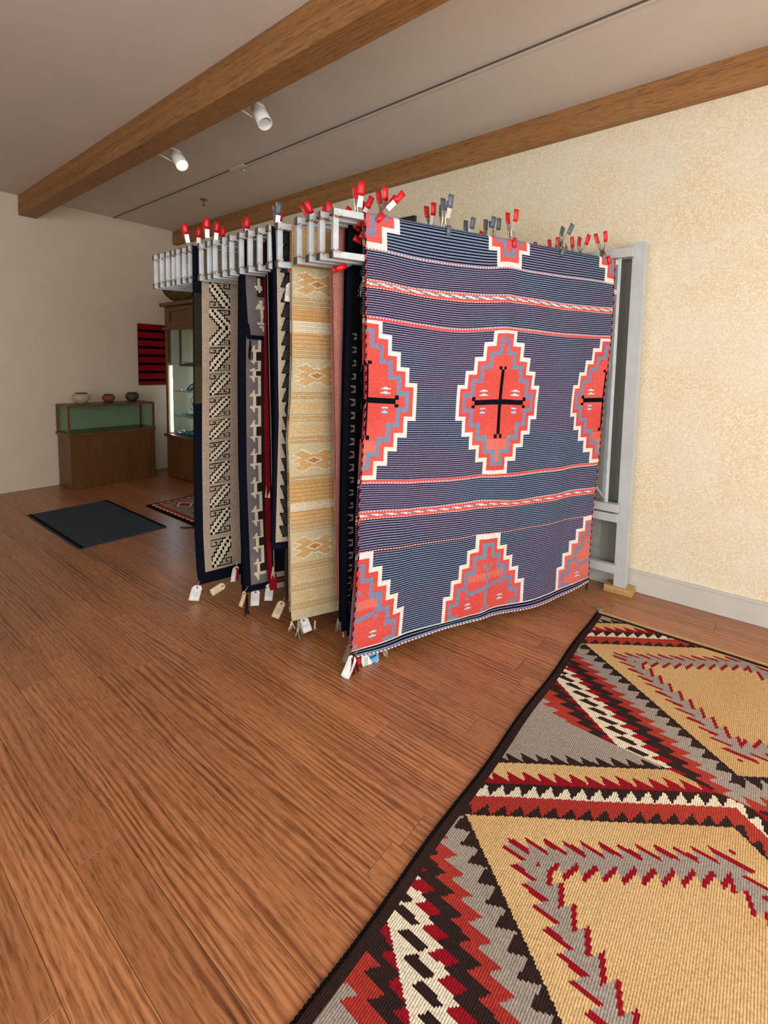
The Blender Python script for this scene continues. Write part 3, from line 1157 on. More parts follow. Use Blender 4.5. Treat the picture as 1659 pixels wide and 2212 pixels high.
e, tcP, _ = build_rug('pink_rug', 3, [(2.2, 0.19), (1.95, 0.190), (1.23, 0.211), (0.16, 0.241)], 0.8, 0.19, pink_pat, ['pink', 'brick', 'umber', 'fieldgrey'],
                      'dusty pink rug between the tan runner and the black fishtail rug', seed=5, cord='pink', amp=0.003)


# ---- black rug with fishtail figures (arm 2)
def star_pat(U, Z):
    out = np.zeros(U.shape, int)
    out[U > 0.026] = 1
    per = 0.0655
    f = ((Z - 0.02) / per) % 1.0
    x = (U - 0.032) / 0.028
    a = np.abs(f - 0.5) * per
    m = (x > 0) & (x < 1)
    # two points to the left, joined at the right
    fish = m & (a < 0.017) & (a > 0.017 * (1 - x) - 0.001) & (Z < 1.66)
    out[fish] = 2
    out[(U > 0.16) & (((Z / 0.1) % 1) < 0.2) & (U < 0.2)] = 3
    return out


e, tcS, _ = build_rug('black_fishtail_rug', 2, [(2.2, 0.205), (1.919, 0.200), (1.24, 0.190), (0.77, 0.186), (0.133, 0.190)], 1.0, 0.115, star_pat,
                      ['darknavy', 'black', 'grey', 'fieldgrey'],
                      'black rug with a column of small grey fishtail figures, right of the pink rug', seed=7, cord='darknavy', amp=0.002)
strands('corner_tassel', e, loc_on(2, 741, 1365, tcS), 4, 0.035, [WOOLS['cream']], 0.008, 0.002, 11)


# ---- dark rug with cream edge (arm 1)
def dark_pat(U, Z):
    out = np.zeros(U.shape, int)
    f = (Z / 0.23) % 1.0
    out[(f < 0.22)] = 2
    out[(f > 0.36) & (f < 0.42)] = 1
    out[(f > 0.55) & (f < 0.60)] = 1
    out[(f > 0.70) & (f < 0.74)] = 2
    out[U > 0.5] = 0
    return out


e, tcD, _ = build_rug('dark_patterned_rug', 1, [(2.2, 0.235), (1.921, 0.225), (1.585, 0.235), (1.241, 0.238), (0.769, 0.226), (0.047, 0.172)], 1.2, 0.07, dark_pat,
                      ['black', 'umber', 'brown'], 'dark brown and black patterned rug with a cream edge right behind the blanket', seed=8, cord='umber', amp=0.002)
strands('warp_ends', e, loc_on(1, 782, 608, tcD), 7, 0.085, [WOOLS['cream'], WOOLS['fieldgrey']], 0.028, 0.0017, 12, (-0.15, 0, -1))


# ---- navy and cream stepped rug (arm 5)
def step_pat(U, Z):
    out = np.zeros(U.shape, int)               # 0 navy 1 cream 2 charcoal 3 black
    cell = 0.0085
    per = 0.0735
    f = ((Z - 0.55) % per) / per
    g = np.where(Z > 1.25, f, 1 - f)
    stair = np.floor(g * 6) / 6
    edge = 0.037 + 0.026 * np.clip(stair * 1.25 - 0.15, 0, 1)
    fieldm = (U > 0.020) & (Z > 0.535)
    out[fieldm & (U < edge)] = 1
    out[fieldm & (U >= edge) & (U < edge + 0.005)] = 3
    out[fieldm & (U >= edge + 0.006)] = 2
    out[fieldm & (U >= edge) & (g > 0.93)] = 3
    out[fieldm & (U > 0.084)] = 3
    out[fieldm & (U > 0.020) & (Z < 0.560)] = 1
    return out


e, tcN, _ = build_rug('navy_stepped_rug', 5, [(2.2, 0.022), (1.934, 0.030), (1.219, 0.040), (0.499, 0.02)], 0.9, 0.50, step_pat, ['darknavy', 'taupe', 'darkgrey', 'black'],
                      'short navy rug with a cream and charcoal stepped border, left of the tan runner', seed=9, cord='darknavy', amp=0.003, cell=0.0045, rowh=0.005)


# ---- brown plain rug below it (arm 6)
def umber_pat(U, Z):
    return np.zeros(U.shape, int)


build_rug('plain_brown_rug', 6, [(2.2, 0.20), (0.2, 0.155)], 0.8, 0.17, umber_pat, ['umber'],
          'plain grey-brown rug hanging lower than the navy stepped rug', seed=10, cord='umber', amp=0.002, cell=0.02, rowh=0.02)


# ---- black rug with tiny triangles (arm 7)
def tri_pat(U, Z):
    out = np.zeros(U.shape, int)
    per = 0.029
    f = ((Z) / per) % 1.0
    x = (U - 0.020) / 0.014
    m = (x > 0) & (x < 1) & (np.abs(f - 0.5) < 0.45 * x) & (Z > 1.62)
    out[m] = 1
    out[(U > 0.05)] = 2
    return out


e, tc7, _ = build_rug('black_triangle_rug', 7, [(2.2, 0.105), (1.957, 0.108), (1.459, 0.117), (1.047, 0.126), (0.677, 0.130), (0.325, 0.140)], 0.8, 0.30, tri_pat,
                      ['black', 'fieldgrey', 'darknavy'], 'black rug with a row of tiny grey triangles and a cream stitched edge', seed=11, cord='fieldgrey', amp=0.002, cell=0.0035, rowh=0.0035, fine=0.12)
strands('corner_tassel', e, loc_on(7, 590, 1225, tc7), 6, 0.075, [WOOLS['cream']], 0.012, 0.0022, 13)


# ---- red and grey rug (arm 8)
def red_pat(U, Z):
    out = np.zeros(U.shape, int)
    m = U > 0.04
    out[m] = 1
    out[m & (Z < 0.33) & (Z > 0.30)] = 2
    out[m & (Z < 0.27) & (Z > 0.235)] = 2
    out[m & (Z < 0.20)] = 2
    out[m & (Z < 0.225) & (Z > 0.215)] = 0
    return out


build_rug('red_edged_rug', 8, [(2.2, 0.150), (1.196, 0.147), (0.658, 0.150), (0.16, 0.165)], 0.85, 0.165, red_pat, ['crimson', 'brown', 'fieldgrey'],
          'crimson edged rug with grey and red end stripes, right of the cream meander rug', seed=12, cord='crimson', amp=0.002)

# ---- grey meander rug (arm 9)
me_ys = [733, 783, 815, 880, 945, 1004, 1067, 1127, 1184, 1240]
me_z = [tz(9, 553, y, G)[1] for y in me_ys]
U0 = 0.062


def meander(U, Z, ztop, ys_z, mlimit=0.6):
    out = np.full(U.shape, 1)
    out[U < 0.040] = 0                       # navy border
    out[(U > 0.098)] = 3                     # brown ground
    for i in range(len(ys_z) - 1):
        z0, z1 = ys_z[i], ys_z[i + 1]
        q = (z0 - Z) / (z0 - z1)
        m = (q >= 0) & (q < 1)

        def R_(ua, ub, qa, qb, c):
            out[m & (U >= ua) & (U < ub) & (q >= qa) & (q < qb)] = c
        R_(0.088, 0.125, 0, 1, 3)
        R_(0.040, 0.088, 0, 1, 1)
        R_(0.088, 0.106, 0.0, 0.70, 1)
        R_(0.061, 0.122, 0.00, 0.07, 2)
        R_(0.069, 0.089, 0.07, 0.14, 2)
        R_(0.077, 0.089, 0.14, 0.22, 2)
        R_(0.104, 0.122, 0.00, 0.69, 2)
        R_(0.061, 0.122, 0.62, 0.69, 2)
        R_(0.069, 0.089, 0.55, 0.62, 2)
        R_(0.077, 0.089, 0.47, 0.55, 2)
        R_(0.078, 0.094, 0.69, 1.0, 2)
    zl = ys_z[-1]
    m = Z < zl
    out[m & (U >= 0.040)] = 1
    out[m & (Z > zl - 0.016) & (U > 0.061) & (U < 0.13)] = 2
    out[m & (Z > zl - 0.032) & (U > 0.069) & (U < 0.089)] = 2
    out[m & (Z > zl - 0.048) & (U > 0.077) & (U < 0.089)] = 2
    out[(Z < 0.185)] = 0
    return out


def mea_pat(U, Z):
    return meander(U, Z, 2.0, [tz(9, 553, 660, G)[1], tz(9, 553, 722, G)[1]] + me_z[1:])


e, tcM, _ = build_rug('grey_meander_rug', 9, [(2.2, 0.060), (1.944, 0.058), (1.455, 0.050), (0.9, 0.050), (0.652, 0.056), (0.139, 0.073)], 0.85, 0.150, mea_pat,
                      ['darknavy', 'grey', 'cream', 'brown'], 'grey rug with navy border and a cream stepped meander', seed=14, cord='darknavy', amp=0.002,
                      cell=0.0035, rowh=0.0045, fine=0.22)
strands('corner_tassel', e, loc_on(9, 533, 1284, tcM), 12, 0.13, [WOOLS['darknavy'], WOOLS['black']], 0.010, 0.0022, 15)
strands('warp_ends', e, loc_on(9, 540, 735, tcM, 0.03), 8, 0.14, [WOOLS['black']], 0.014, 0.0018, 16)
# short end of the same rug folded over the front
ft = [(tz(9, 530, 600, 0.032), 0), (tz(9, 534, 697, 0.032), 0), (tz(9, 539, 732, 0.032), 0)]
zt_, zb_ = 2.0, tz(9, 550, 733, 0.032)[1]
nvv2, nu2 = 60, 40
v2 = np.linspace(0, 1, nvv2 + 1)
u2 = np.linspace(0, 1, nu2 + 1)
V2, U2 = np.meshgrid(v2, u2, indexing='ij')
zz2 = zt_ + (zb_ - zt_) * V2 - 0.006 * U2
lt = np.interp(V2, [0, 0.3, 0.76, 0.78, 1], [0.062, 0.066, 0.075, 0.082, 0.094])
P2 = np.stack([lt + U2 * 0.17 - tcM, -0.0265 - 0.004 * V2 + 0 * U2, zz2], -1)
Vc_, Uc_ = np.meshgrid((v2[1:] + v2[:-1]) / 2, (u2[1:] + u2[:-1]) / 2, indexing='ij')
Uq, Zq = Uc_ * 0.17, zt_ + (zb_ - zt_) * Vc_
id2 = np.full(Uq.shape, 1)
id2[Uq < 0.026] = 0
id2[Uq > 0.085] = 3


def R2(px0, px1, py0, py1, c):
    """rectangle given in photo pixels on the flap"""
    a, zh = tz(9, px0, py0, 0.03)
    b, zl = tz(9, px1, py1, 0.03)
    L = np.interp(Vc_, [0, 0.3, 0.76, 0.78, 1], [0.062, 0.066, 0.075, 0.082, 0.094])
    id2[(Uq + L >= a) & (Uq + L < b) & (Zq < zh) & (Zq >= zl)] = c


R2(545, 578, 640, 735, 1)
R2(568, 578, 668, 698, 3)
for r_ in ((556, 562, 600, 618), (549, 566, 616, 621), (553, 566, 621, 626), (558, 564, 626, 631), (560, 567, 647, 655), (556, 567, 654, 661), (553, 579, 660, 668),
           (563, 569, 668, 697), (556, 579, 696, 702), (560, 571, 702, 708), (566, 571, 708, 714)):
    R2(*r_, 2)
R2(500, 600, 721, 760, 0)
mf = grid_mesh('folded_end', P2, id2, None)
fo = obj_mesh('folded_end', mf, [WOOLS[p_] for p_ in ['darknavy', 'grey', 'cream', 'brown']], e)
fo['label'] = 'short end folded to the front'


# ---- narrow slices of other rugs between (arms 10 to 13)
def two(a_w):
    def f_(U, Z):
        out = np.zeros(U.shape, int)
        out[U > a_w] = 1
        return out
    return f_


def gold_pat(U, Z):
    out = np.zeros(U.shape, int)
    out[(Z < 1.0)] = 1
    out[((Z > 1.20) & (Z < 1.215)) | ((Z > 1.16) & (Z < 1.175))] = 2
    out[(Z < 0.45)] = 3
    out[((Z / 0.09) % 1 < 0.12) & (Z < 0.45)] = 2
    return out


build_rug('black_navy_rug', 10, [(2.2, 0.125), (0.1, 0.10)], 0.8, 0.12, two(0.012), ['black', 'darknavy'],
          'black rug seen as a thin slice left of the grey meander rug', seed=20, cord='black', amp=0.002, cell=0.01, rowh=0.02)
build_rug('mustard_edged_rug', 12, [(2.2, 0.215), (0.2, 0.195)], 0.8, 0.16, gold_pat, ['gold', 'brick', 'black', 'taupe'],
          'mustard edged rug seen as a thin slice right of the taupe zigzag rug', seed=21, cord='gold', amp=0.002, cell=0.01, rowh=0.008)
e, tcB, _ = build_rug('plain_black_rug', 11, [(2.2, 0.19), (0.2, 0.165)], 0.8, 0.16, umber_pat, ['black'],
          'black rug hanging between the mustard edged slice and the grey meander rug', seed=22, cord='black', amp=0.002, cell=0.02, rowh=0.02)

strands('corner_tassel', e, loc_on(11, 513, 1228, tcB, 0.045), 7, 0.085, [WOOLS['crimson']], 0.012, 0.0022, 41)

# ---- taupe rug with black and cream zigzags (arm 14)
zy = [(614, 671, 'N'), (675, 752, 'C'), (757, 808, 'Z'), (813, 859, 'Z'), (865, 906, 'Z'), (913, 953.6, 'Z'), (961, 1000, 'Z'), (1006, 1048, 'Z'), (1055, 1100, 'Z'),
      (1107, 1158.5, 'Z'), (1170, 1229, 'Z')]
zr = [(tz(14, 474, a, G)[1], tz(14, 474, b, G)[1], s) for a, b, s in zy]


def zig_cell(p, q, s):
    """p,q in 0..1 in the box; returns -1 ground, 1 black, 2 cream"""
    if s == 'N':
        p2, q2 = 1 - p, q
        return zig_cell(p2, q2, 'Z')
    if s == 'C':
        # two half diagonals meeting at the right: mirror the upper half
        up = q < 0.5
        qq = np.where(up, 1 - 2 * q, 2 * q - 1)
        i = np.floor(p * 18).astype(int)
        j = np.floor(qq * 14).astype(int)
        d = (i // 2) + (j // 2) - 7 + 0
        d = (i // 2) - (7 - (j // 2))
        out = np.full(p.shape, -1)
        w1 = (((i - 1) // 2 - (7 - (j - 1) // 2)) <= 1) & (((i + 1) // 2 - (7 - (j + 1) // 2)) >= -1)
        w2 = (((i - 2) // 2 - (7 - (j - 2) // 2)) <= 1) & (((i + 2) // 2 - (7 - (j + 2) // 2)) >= -1)
        out[w2] = 1
        out[w1] = 2
        out[d == 0] = 1
        edge = (q < 0.02) | (q > 0.98)
        out[edge & (p > 0.35)] = 1
        hk = (p > 0.94) & (qq > 0.72) | (p > 0.72) & (np.abs(qq - 0.74) < 0.02) | (np.abs(p - 0.73) < 0.02) & (qq > 0.74) & (qq < 0.88) | (np.abs(qq - 0.88) < 0.02) & (p > 0.72) & (p < 0.84)
        out[hk] = 1
        return out
    i = np.floor(p * 18).astype(int)
    j = np.floor(q * 18).astype(int)
    d = (i // 2) + (j // 2) - 8
    out = np.full(p.shape, -1)
    w1 = (((i - 1) // 2 + (j - 1) // 2 - 8) <= 1) & (((i + 1) // 2 + (j + 1) // 2 - 8) >= -1)
    w2 = (((i - 2) // 2 + (j - 2) // 2 - 8) <= 1) & (((i + 2) // 2 + (j + 2) // 2 - 8) >= -1)
    out[w2] = 1
    out[w1] = 2
    out[w2 & ((i == 0) | (i == 17) | (j == 0) | (j == 17)) & (np.abs(d) > 1)] = 1
    out[d == 0] = 1
    # hooks in the two free corners
    for (pp, qq) in ((p, q), (1 - p, 1 - q)):
        h = (qq < 0.035) & (pp < 0.62) | (pp < 0.045) & (qq < 0.24) | (np.abs(qq - 0.225) < 0.02) & (pp < 0.30) | \
            (np.abs(pp - 0.28) < 0.022) & (qq > 0.10) & (qq < 0.24) | (np.abs(qq - 0.11) < 0.02) & (pp > 0.16) & (pp < 0.30)
        out[h] = 1
    return out


def zig_pat(U, Z):
    out = np.zeros(U.shape, int)         # 0 navy 1 taupe 2 black 3 cream 4 olive 5 light olive
    out[(U >= 0.046)] = 1
    for (za, zb2, s) in zr:
        p = (U - 0.088) / 0.122
        q = (za - Z) / (za - zb2)
        m = (p >= 0) & (p < 1) & (q >= 0) & (q < 1)
        c = zig_cell(np.clip(p, 0, 0.9999), np.clip(q, 0, 0.9999), s)
        out[m & (c == 1)] = 2
        out[m & (c == 2)] = 3
    out[(U < 0.046) & (Z < tz(14, 425, 638)[1]) & (Z > tz(14, 425, 797)[1])] = 4
    out[(U < 0.046) & (Z <= tz(14, 425, 797)[1]) & (Z > tz(14, 425, 875)[1])] = 5
    out[(Z < 0.165)] = 0
    out[(U > 0.27) & (U < 0.30)] = 2
    return out


e, tcZ, _ = build_rug('taupe_zigzag_rug', 14, [(2.2, 0.006), (1.447, 0.0), (0.877, -0.008), (0.438, -0.008), (0.2, 0.0), (0.084, 0.012)], 0.8, 0.096, zig_pat,
                      ['darknavy', 'taupe', 'black', 'cream', 'olive', 'oliveL'], 'taupe rug with navy border and black and cream zigzags, farthest left on the rack',
                      seed=30, cord='darknavy', amp=0.002, cell=0.0033, rowh=0.0033, fine=0.30, sag=0.08)
strands('corner_tassel', e, loc_on(14, 434, 1268, tcZ), 6, 0.05, [WOOLS['black'], WOOLS['darknavy']], 0.012, 0.0018, 31)

# ------------------------------------------------------------------ tags
M['tagwhite'] = plain('tag_card_white', (228, 228, 224), 0.8, 0, 0.03)
M['tagcream'] = plain('tag_card_manila', (216, 196, 158), 0.8, 0, 0.04)
M['tagkraft'] = plain('tag_card_kraft', (136, 112, 88), 0.8, 0, 0.06)
M['ink'] = plain('ink_black', (60, 60, 66), 0.8)
M['inkblue'] = plain('ink_blue', (88, 122, 176), 0.8)
M['ring'] = plain('tag_ring_red_brown', (120, 60, 50), 0.7)
M['string'] = plain('cotton_string', (214, 208, 196), 0.9)


def make_tag(k, hole, end, width, card, ink, label, face=0.0, off=0.035, lines=5, seed=0, bend=0.004):
    """hang tag whose eyelet is at photo point hole and whose foot is at photo point end"""
    ta, za = tz(k, *hole, off)
    tb2, zb3 = tz(k, *end, off)
    base = Vector((EX[k], AY, 0)) + N2 * off
    A = base + D2 * ta
    A.z = za
    B = base + D2 * tb2
    B.z = zb3
    L = (B - A).length
    e = empty('price_tag', A, 0, label, 'tag', 'price tags hanging from the rugs')
    zax = (A - B).normalized()
    toc = (CAM - A).normalized()
    toc.z *= 0.3
    toc = Matrix.Rotation(math.radians(face), 3, 'Z') @ toc
    yax = (toc - toc.dot(zax) * zax).normalized() * -1        # local -y looks at the viewer
    xax = yax.cross(zax)
    e.matrix_world = Matrix((xax, yax, zax)).transposed().to_4x4()
    e.location = A
    w = width
    top = L * 0.16
    rs = random.Random(seed)
    bm = bmesh.new()
    nseg = 8
    rows_ = []
    zs_ = [top, top - 0.3 * w] + [top - 0.3 * w - (L + top - 0.3 * w - 0.0) * (i + 1) / nseg for i in range(nseg)]
    for i, z in enumerate(zs_):
        hw = w * 0.28 if i == 0 else w / 2
        by = bend * math.sin(max(0, (top - z)) / (L + top) * PI * 1.3)
        rows_.append([(-hw, by, z), (hw, by, z)])
    for ys in (-0.0004, 0.0004):
        vr = [[bm.verts.new((a[0], a[1] + ys, a[2])) for a in r] for r in rows_]
        for i in range(len(vr) - 1):
            bm.faces.new((vr[i][0], vr[i][1], vr[i + 1][1], vr[i + 1][0]))
    obj('card', bm, card, e)
    bm = bmesh.new()

    def yat(z):
        return bend * math.sin(max(0, (top - z)) / (L + top) * PI * 1.3) - 0.0012

    def mark(x0, x1, z0, z1):
        vs = [bm.verts.new(p) for p in ((x0, yat(z0), z0), (x1, yat(z0), z0), (x1, yat(z1), z1), (x0, yat(z1), z1))]
        bm.faces.new(vs)
    zlow = -L + 0.006
    z = -0.014
    while z > zlow:                                   # dashed frame
        mark(-w * 0.44, -w * 0.41, z, z - 0.006)
        mark(w * 0.41, w * 0.44, z, z - 0.006)
        z -= 0.010
    x = -w * 0.42
    while x < w * 0.40:
        mark(x, x + 0.005, -0.013, -0.0145)
        mark(x, x + 0.005, zlow, zlow - 0.0015)
        x += 0.009
    for i in range(lines):                            # columns of small print running down the card
        xx = w * (-0.30 + 0.58 * i / max(1, lines - 1))
        z = -0.024 - rs.uniform(0, 0.008)
        while z > zlow + 0.012 + rs.uniform(0, 0.02):
            l_ = rs.uniform(0.003, 0.008)
            mark(xx - 0.0008, xx + 0.0010, z, z - l_)
            z -= l_ + 0.0018
    obj('print', bm, ink, e)
    bm = bmesh.new()
    lathe(bm, [(0.0022, -0.0018), (0.0062, -0.0018), (0.0062, 0.001), (0.0022, 0.001)], 14, (0, yat(0) + 0.001, 0), axis='Y')
    obj('eyelet_ring', bm, M['ring'], e)
    bm = bmesh.new()
    tube(bm, [(0, -0.002, 0), (0.003, 0.004, 0.018), (0.002, 0.012, 0.035), (0.006, 0.012, 0.042)], 0.0011, 5)
    obj('string', bm, M['string'], e)
    return e


make_tag(14, (426.5, 1269), (418, 1297), 0.062, M['tagwhite'], M['ink'], 'white price tag hanging from the left corner of the taupe zigzag rug', face=10, seed=1)
make_tag(13, (481, 1266), (456, 1281), 0.044, M['tagcream'], M['ink'], 'cream price tag tilted almost flat under the taupe zigzag rug', seed=2, lines=3)
make_tag(11, (510, 1228), (504, 1256), 0.040, M['tagwhite'], M['ink'], 'white price tag with red yarn between the taupe and the meander rug', seed=3, face=30, lines=2)
make_tag(9, (527, 1282), (520, 1310), 0.030, M['tagcream'], M['ink'], 'narrow cream price tag at the left corner of the grey meander rug', seed=4, face=-50, lines=2)
make_tag(9, (552, 1279), (550, 1308), 0.050, M['tagwhite'], M['inkblue'], 'white price tag printed in blue under the grey meander rug', seed=5, off=0.0)
make_tag(9, (583, 1266), (579.5, 1297), 0.047, M['tagwhite'], M['ink'], 'white price tag under the right side of the grey meander rug', seed=6, off=0.03)
make_tag(7, (608, 1304), (594, 1334), 0.045, M['tagcream'], M['ink'], 'manila price tag slanting left of the tan runner foot', seed=7)
make_tag(8, (583, 1045), (580, 1075), 0.040, M['tagcream'], M['ink'], 'cream price tag halfway up on the red edged rug', seed=8, off=0.02, face=-15)
make_tag(5, (628, 617), (624, 652), 0.046, M['tagwhite'], M['ink'], 'white price tag high at the left edge of the tan runner', seed=9, off=0.036)
make_tag(4, (656, 1340), (665, 1364), 0.050, M['tagwhite'], M['ink'], 'white price tag peeking from under the tan runner', seed=10, off=0.0)
make_tag(1, (756, 1397), (744, 1431), 0.034, M['tagkraft'], M['ink'], 'brown kraft price tag behind the lower left corner of the blanket', seed=11, face=-35, lines=1)
make_tag(0, (761, 1424), (745, 1464), 0.044, M['tagwhite'], M['inkblue'], 'large white price tag at the lower left corner of the blanket', seed=12, off=0.05, face=-25, lines=2)

# red yarn on tag three belongs to the rug beside it; card and red label below the blanket
M['photo_sky'] = plain('card_print_blue', (96, 164, 214), 0.5, 0, 0.25, 60)
M['photo_dark'] = plain('card_print_dark', (40, 40, 64), 0.5, 0, 0.2, 60)
M['gilt'] = plain('label_print_gold', (220, 150, 60), 0.5)


def flat_card(name, pts, k, off, mat, label, cat, extra=()):
    c = [tz(k, x, y, off) for x, y in pts]
    base = Vector((EX[k], AY, 0)) + N2 * off
    tm = sum(a[0] for a in c) / len(c)
    zm = min(a[1] for a in c)
    e = empty(name, base + D2 * tm + Vector((0, 0, zm)), ANG, label, cat)
    bm = bmesh.new()
    prism(bm, [(a[0] - tm, a[1] - zm) for a in c], -0.0006, 0.0006)
    obj('card', bm, mat, e)
    for (nm, pp, mt) in extra:
        bm = bmesh.new()
        cc = [tz(k, x, y, off) for x, y in pp]
        prism(bm, [(a[0] - tm, a[1] - zm) for a in cc], -0.0014, -0.0007)
        obj(nm, bm, mt, e)
    return e


flat_card('picture_card', [(781, 1418), (817, 1404), (818.5, 1426), (806, 1438), (791, 1448), (784, 1440), (780.5, 1430)], 0, 0.012, M['tagwhite'],
          'white card with a blue picture hanging under the blanket', 'card',
          [('picture', [(795, 1416), (817, 1406), (818, 1425), (806, 1436), (801, 1426), (797, 1419)], M['photo_sky']),
           ('dark_figure', [(797, 1418), (812, 1412), (813, 1416), (801, 1424)], M['photo_dark']),
           ('dark_figure', [(804, 1432), (810, 1430), (809, 1436), (806, 1438)], M['photo_dark']),
           ('printed_line', [(788, 1420), (789, 1420), (789.3, 1440), (788.3, 1440)], M['ink']),
           ('printed_line', [(792, 1419), (793, 1419), (793.3, 1438), (792.3, 1438)], M['ink'])])
flat_card('red_label', [(765, 1426), (779, 1421), (779.5, 1434), (766, 1439)], 0, 0.008, M['redvinyl'],
          'small red label with gold lettering under the blanket, left of the picture card', 'label',
          [('gold_letter', [(768, 1431), (769.5, 1430.6), (769.5, 1434), (768, 1434.4)], M['gilt']),
           ('gold_letter', [(770.5, 1430.2), (772.8, 1429.5), (772.8, 1430.5), (771.5, 1431), (771.5, 1432.4), (772.8, 1432), (772.8, 1433), (770.5, 1433.8)], M['gilt'])])

# ------------------------------------------------------------------ near floor rug
NRX0, NRX1, NRY0, NRY1 = -0.755, 0.75, 0.55, 3.05


def nrug(X, Y):
    # 0 dark 1 grey 2 crimson 3 brick 4 cream 5 tan
    Xm = np.where(X > -0.0025, -0.005 - X, X)                # mirror about the centre line
    n = np.round((Y - 2.64) / 1.30) * 1.30
    dy = Y - 2.64 - n
    up = dy > 0
    D = np.abs(dy) - 0.74 * (Xm + 0.713)
    S = Xm + 0.713 + 0.74 * np.abs(dy)
    P_ = 0.071

    def edge_(hi, amp, kind, s0=0.0):
        fr = ((S - s0) / P_) % 1.0
        if kind == 'r':
            return hi - amp + amp * fr
        if kind == 'd':
            return hi - amp * fr
        if kind == 't':
            return hi - amp * (1 - np.abs(2 * fr - 1))
        return hi + 0 * S
    bu = [(0, edge_(0.052, 0.050, 'r', 0.038)), (3, edge_(0.0925, 0, 's')), (4, edge_(0.153, 0.058, 'r', 0.120)), (0, edge_(0.160, 0, 's')),
          (2, edge_(0.229, 0.055, 'd', 0.152)), (5, edge_(0.275, 0.0, 's')), (0, edge_(0.335, 0.05, 'd', 0.10)), (1, edge_(9, 0, 's'))]
    bd = [(0, edge_(0.063, 0.062, 't', 0.043)), (1, edge_(0.145, 0.052, 'd', 0.081)), (3, edge_(0.201, 0.048, 'd', 0.129)), (0, edge_(0.270, 0.052, 'd', 0.174)),
          (2, edge_(0.304, 0.058, 'd', 0.197)), (4, edge_(0.345, 0.045, 'd', 0.257)), (0, edge_(0.384, 0.052, 'd', 0.259)), (4, edge_(0.408, 0, 's')),
          (2, edge_(0.450, 0.045, 'd', 0.02)), (0, edge_(0.515, 0.052, 'd', 0.05)), (3, edge_(0.600, 0.055, 'd', 0.03)), (1, edge_(9, 0, 's'))]
    out = np.ones(X.shape, int)
    for side, bands in ((up, bu), (~up, bd)):
        done = D < 0
        for c, hi in bands:
            m = side & ~done & (D < hi)
            out[m] = c
            done = done | m
    ins = D < 0.0
    out[ins] = 5
    out[ins & (D > -0.012) & ~up] = 0
    e1 = edge_(-0.085, 0.05, 'd', 0.02)
    e2 = edge_(-0.175, 0.05, 'r', 0.05)
    out[ins & (D < e1)] = 2
    out[ins & (D < e1 - 0.022)] = 1
    out[ins & (D < e2)] = 2
    out[ins & (D < e2 - 0.022)] = 5
    bord = (X < NRX0 + 0.034) | (X > NRX1 - 0.034) | (Y > NRY1 - 0.032) | (Y < NRY0 + 0.032)
    out[bord] = 0
    return out


gx = np.arange(NRX0, NRX1 + 1e-6, 0.006)
gy = np.arange(NRY0, NRY1 + 1e-6, 0.006)
Yn, Xn = np.meshgrid(gy, gx, indexing='ij')
cxn, cyn = (NRX0 + NRX1) / 2, (NRY0 + NRY1) / 2
wob = 0.004 * np.sin(Yn * 9) * np.exp(-(Xn - NRX0) / 0.15)
# slight camber of the woven slab; the outermost ring drops to the floor
edge = np.minimum(np.minimum(Xn - NRX0, NRX1 - Xn), np.minimum(Yn - NRY0, NRY1 - Yn))
Zn = 0.0008 + 0.0072 * np.clip(edge / 0.005, 0, 1) + 0.0012 * np.sin(Xn * 11 + Yn * 5)
Pn = np.stack([Xn + wob - cxn, Yn - cyn, Zn], -1)[:, ::-1]
Yc, Xc = np.meshgrid((gy[1:] + gy[:-1]) / 2, (gx[1:] + gx[:-1]) / 2, indexing='ij')
men = grid_mesh('floor_rug', Pn, nrug(Xc, Yc)[:, ::-1], None)
en = empty('floor_rug', (cxn, cyn, 0), 0, 'grey, red, cream and dark brown serrated rug on the floor in front of the blanket', 'rug')
WF = {k_: WOOLS[k_] for k_ in WOOLS}
obj_mesh('woven_field', men, [WOOLS['brown'], WOOLS['fieldgrey'], WOOLS['crimson'], WOOLS['brick'], WOOLS['cream'], WOOLS['tan']], en)
bm = bmesh.new()
bx(bm, NRX0 + 0.01 - cxn, NRX1 - cxn, NRY1 - cyn - 0.002, NRY1 + 0.024 - cyn, 0.001, 0.007, 0.002)
obj('end_band', bm, WOOLS['tan'], en)['label'] = 'tan woven end band'
bm = bmesh.new()
y = NRY0
while y < NRY1:                                    # knobbly side cord
    lathe(bm, [(0.0005, -0.007), (0.0042, -0.004), (0.005, 0), (0.0042, 0.004), (0.0005, 0.007)], 6,
          (NRX0 + 0.004 * math.sin(y * 9) - cxn - 0.001, y - cyn, 0.0052), axis='Y')
    y += 0.013
obj('side_cord', bm, WOOLS['black'], en)
bm = bmesh.new()
c0 = (NRX0 - cxn + 0.012, NRY1 - cyn + 0.022, 0.006)
for pts in ([(0, 0, 0), (-0.03, 0.03, 0.004), (-0.075, 0.045, 0.001), (-0.12, 0.063, 0.001)], [(0, 0, 0), (-0.012, 0.04, 0.006), (-0.035, 0.05, 0.003), (-0.075, 0.05, 0.001)],
            [(0, 0, 0), (0.015, 0.04, 0.003), (0.01, 0.075, 0.001)], [(0, 0, 0.002), (0.004, 0.03, 0.006), (-0.006, 0.055, 0.002)]):
    tube(bm, [(c0[0] + a, c0[1] + b, c0[2] + c) for a, b, c in pts], 0.0038, 5, r1=0.002)
obj('corner_tassel', bm, WOOLS['fieldgrey'], en)

# ------------------------------------------------------------------ far floor rug
FX0, FX1, FY0, FY1 = -5.0, -3.3, 2.27, 3.05


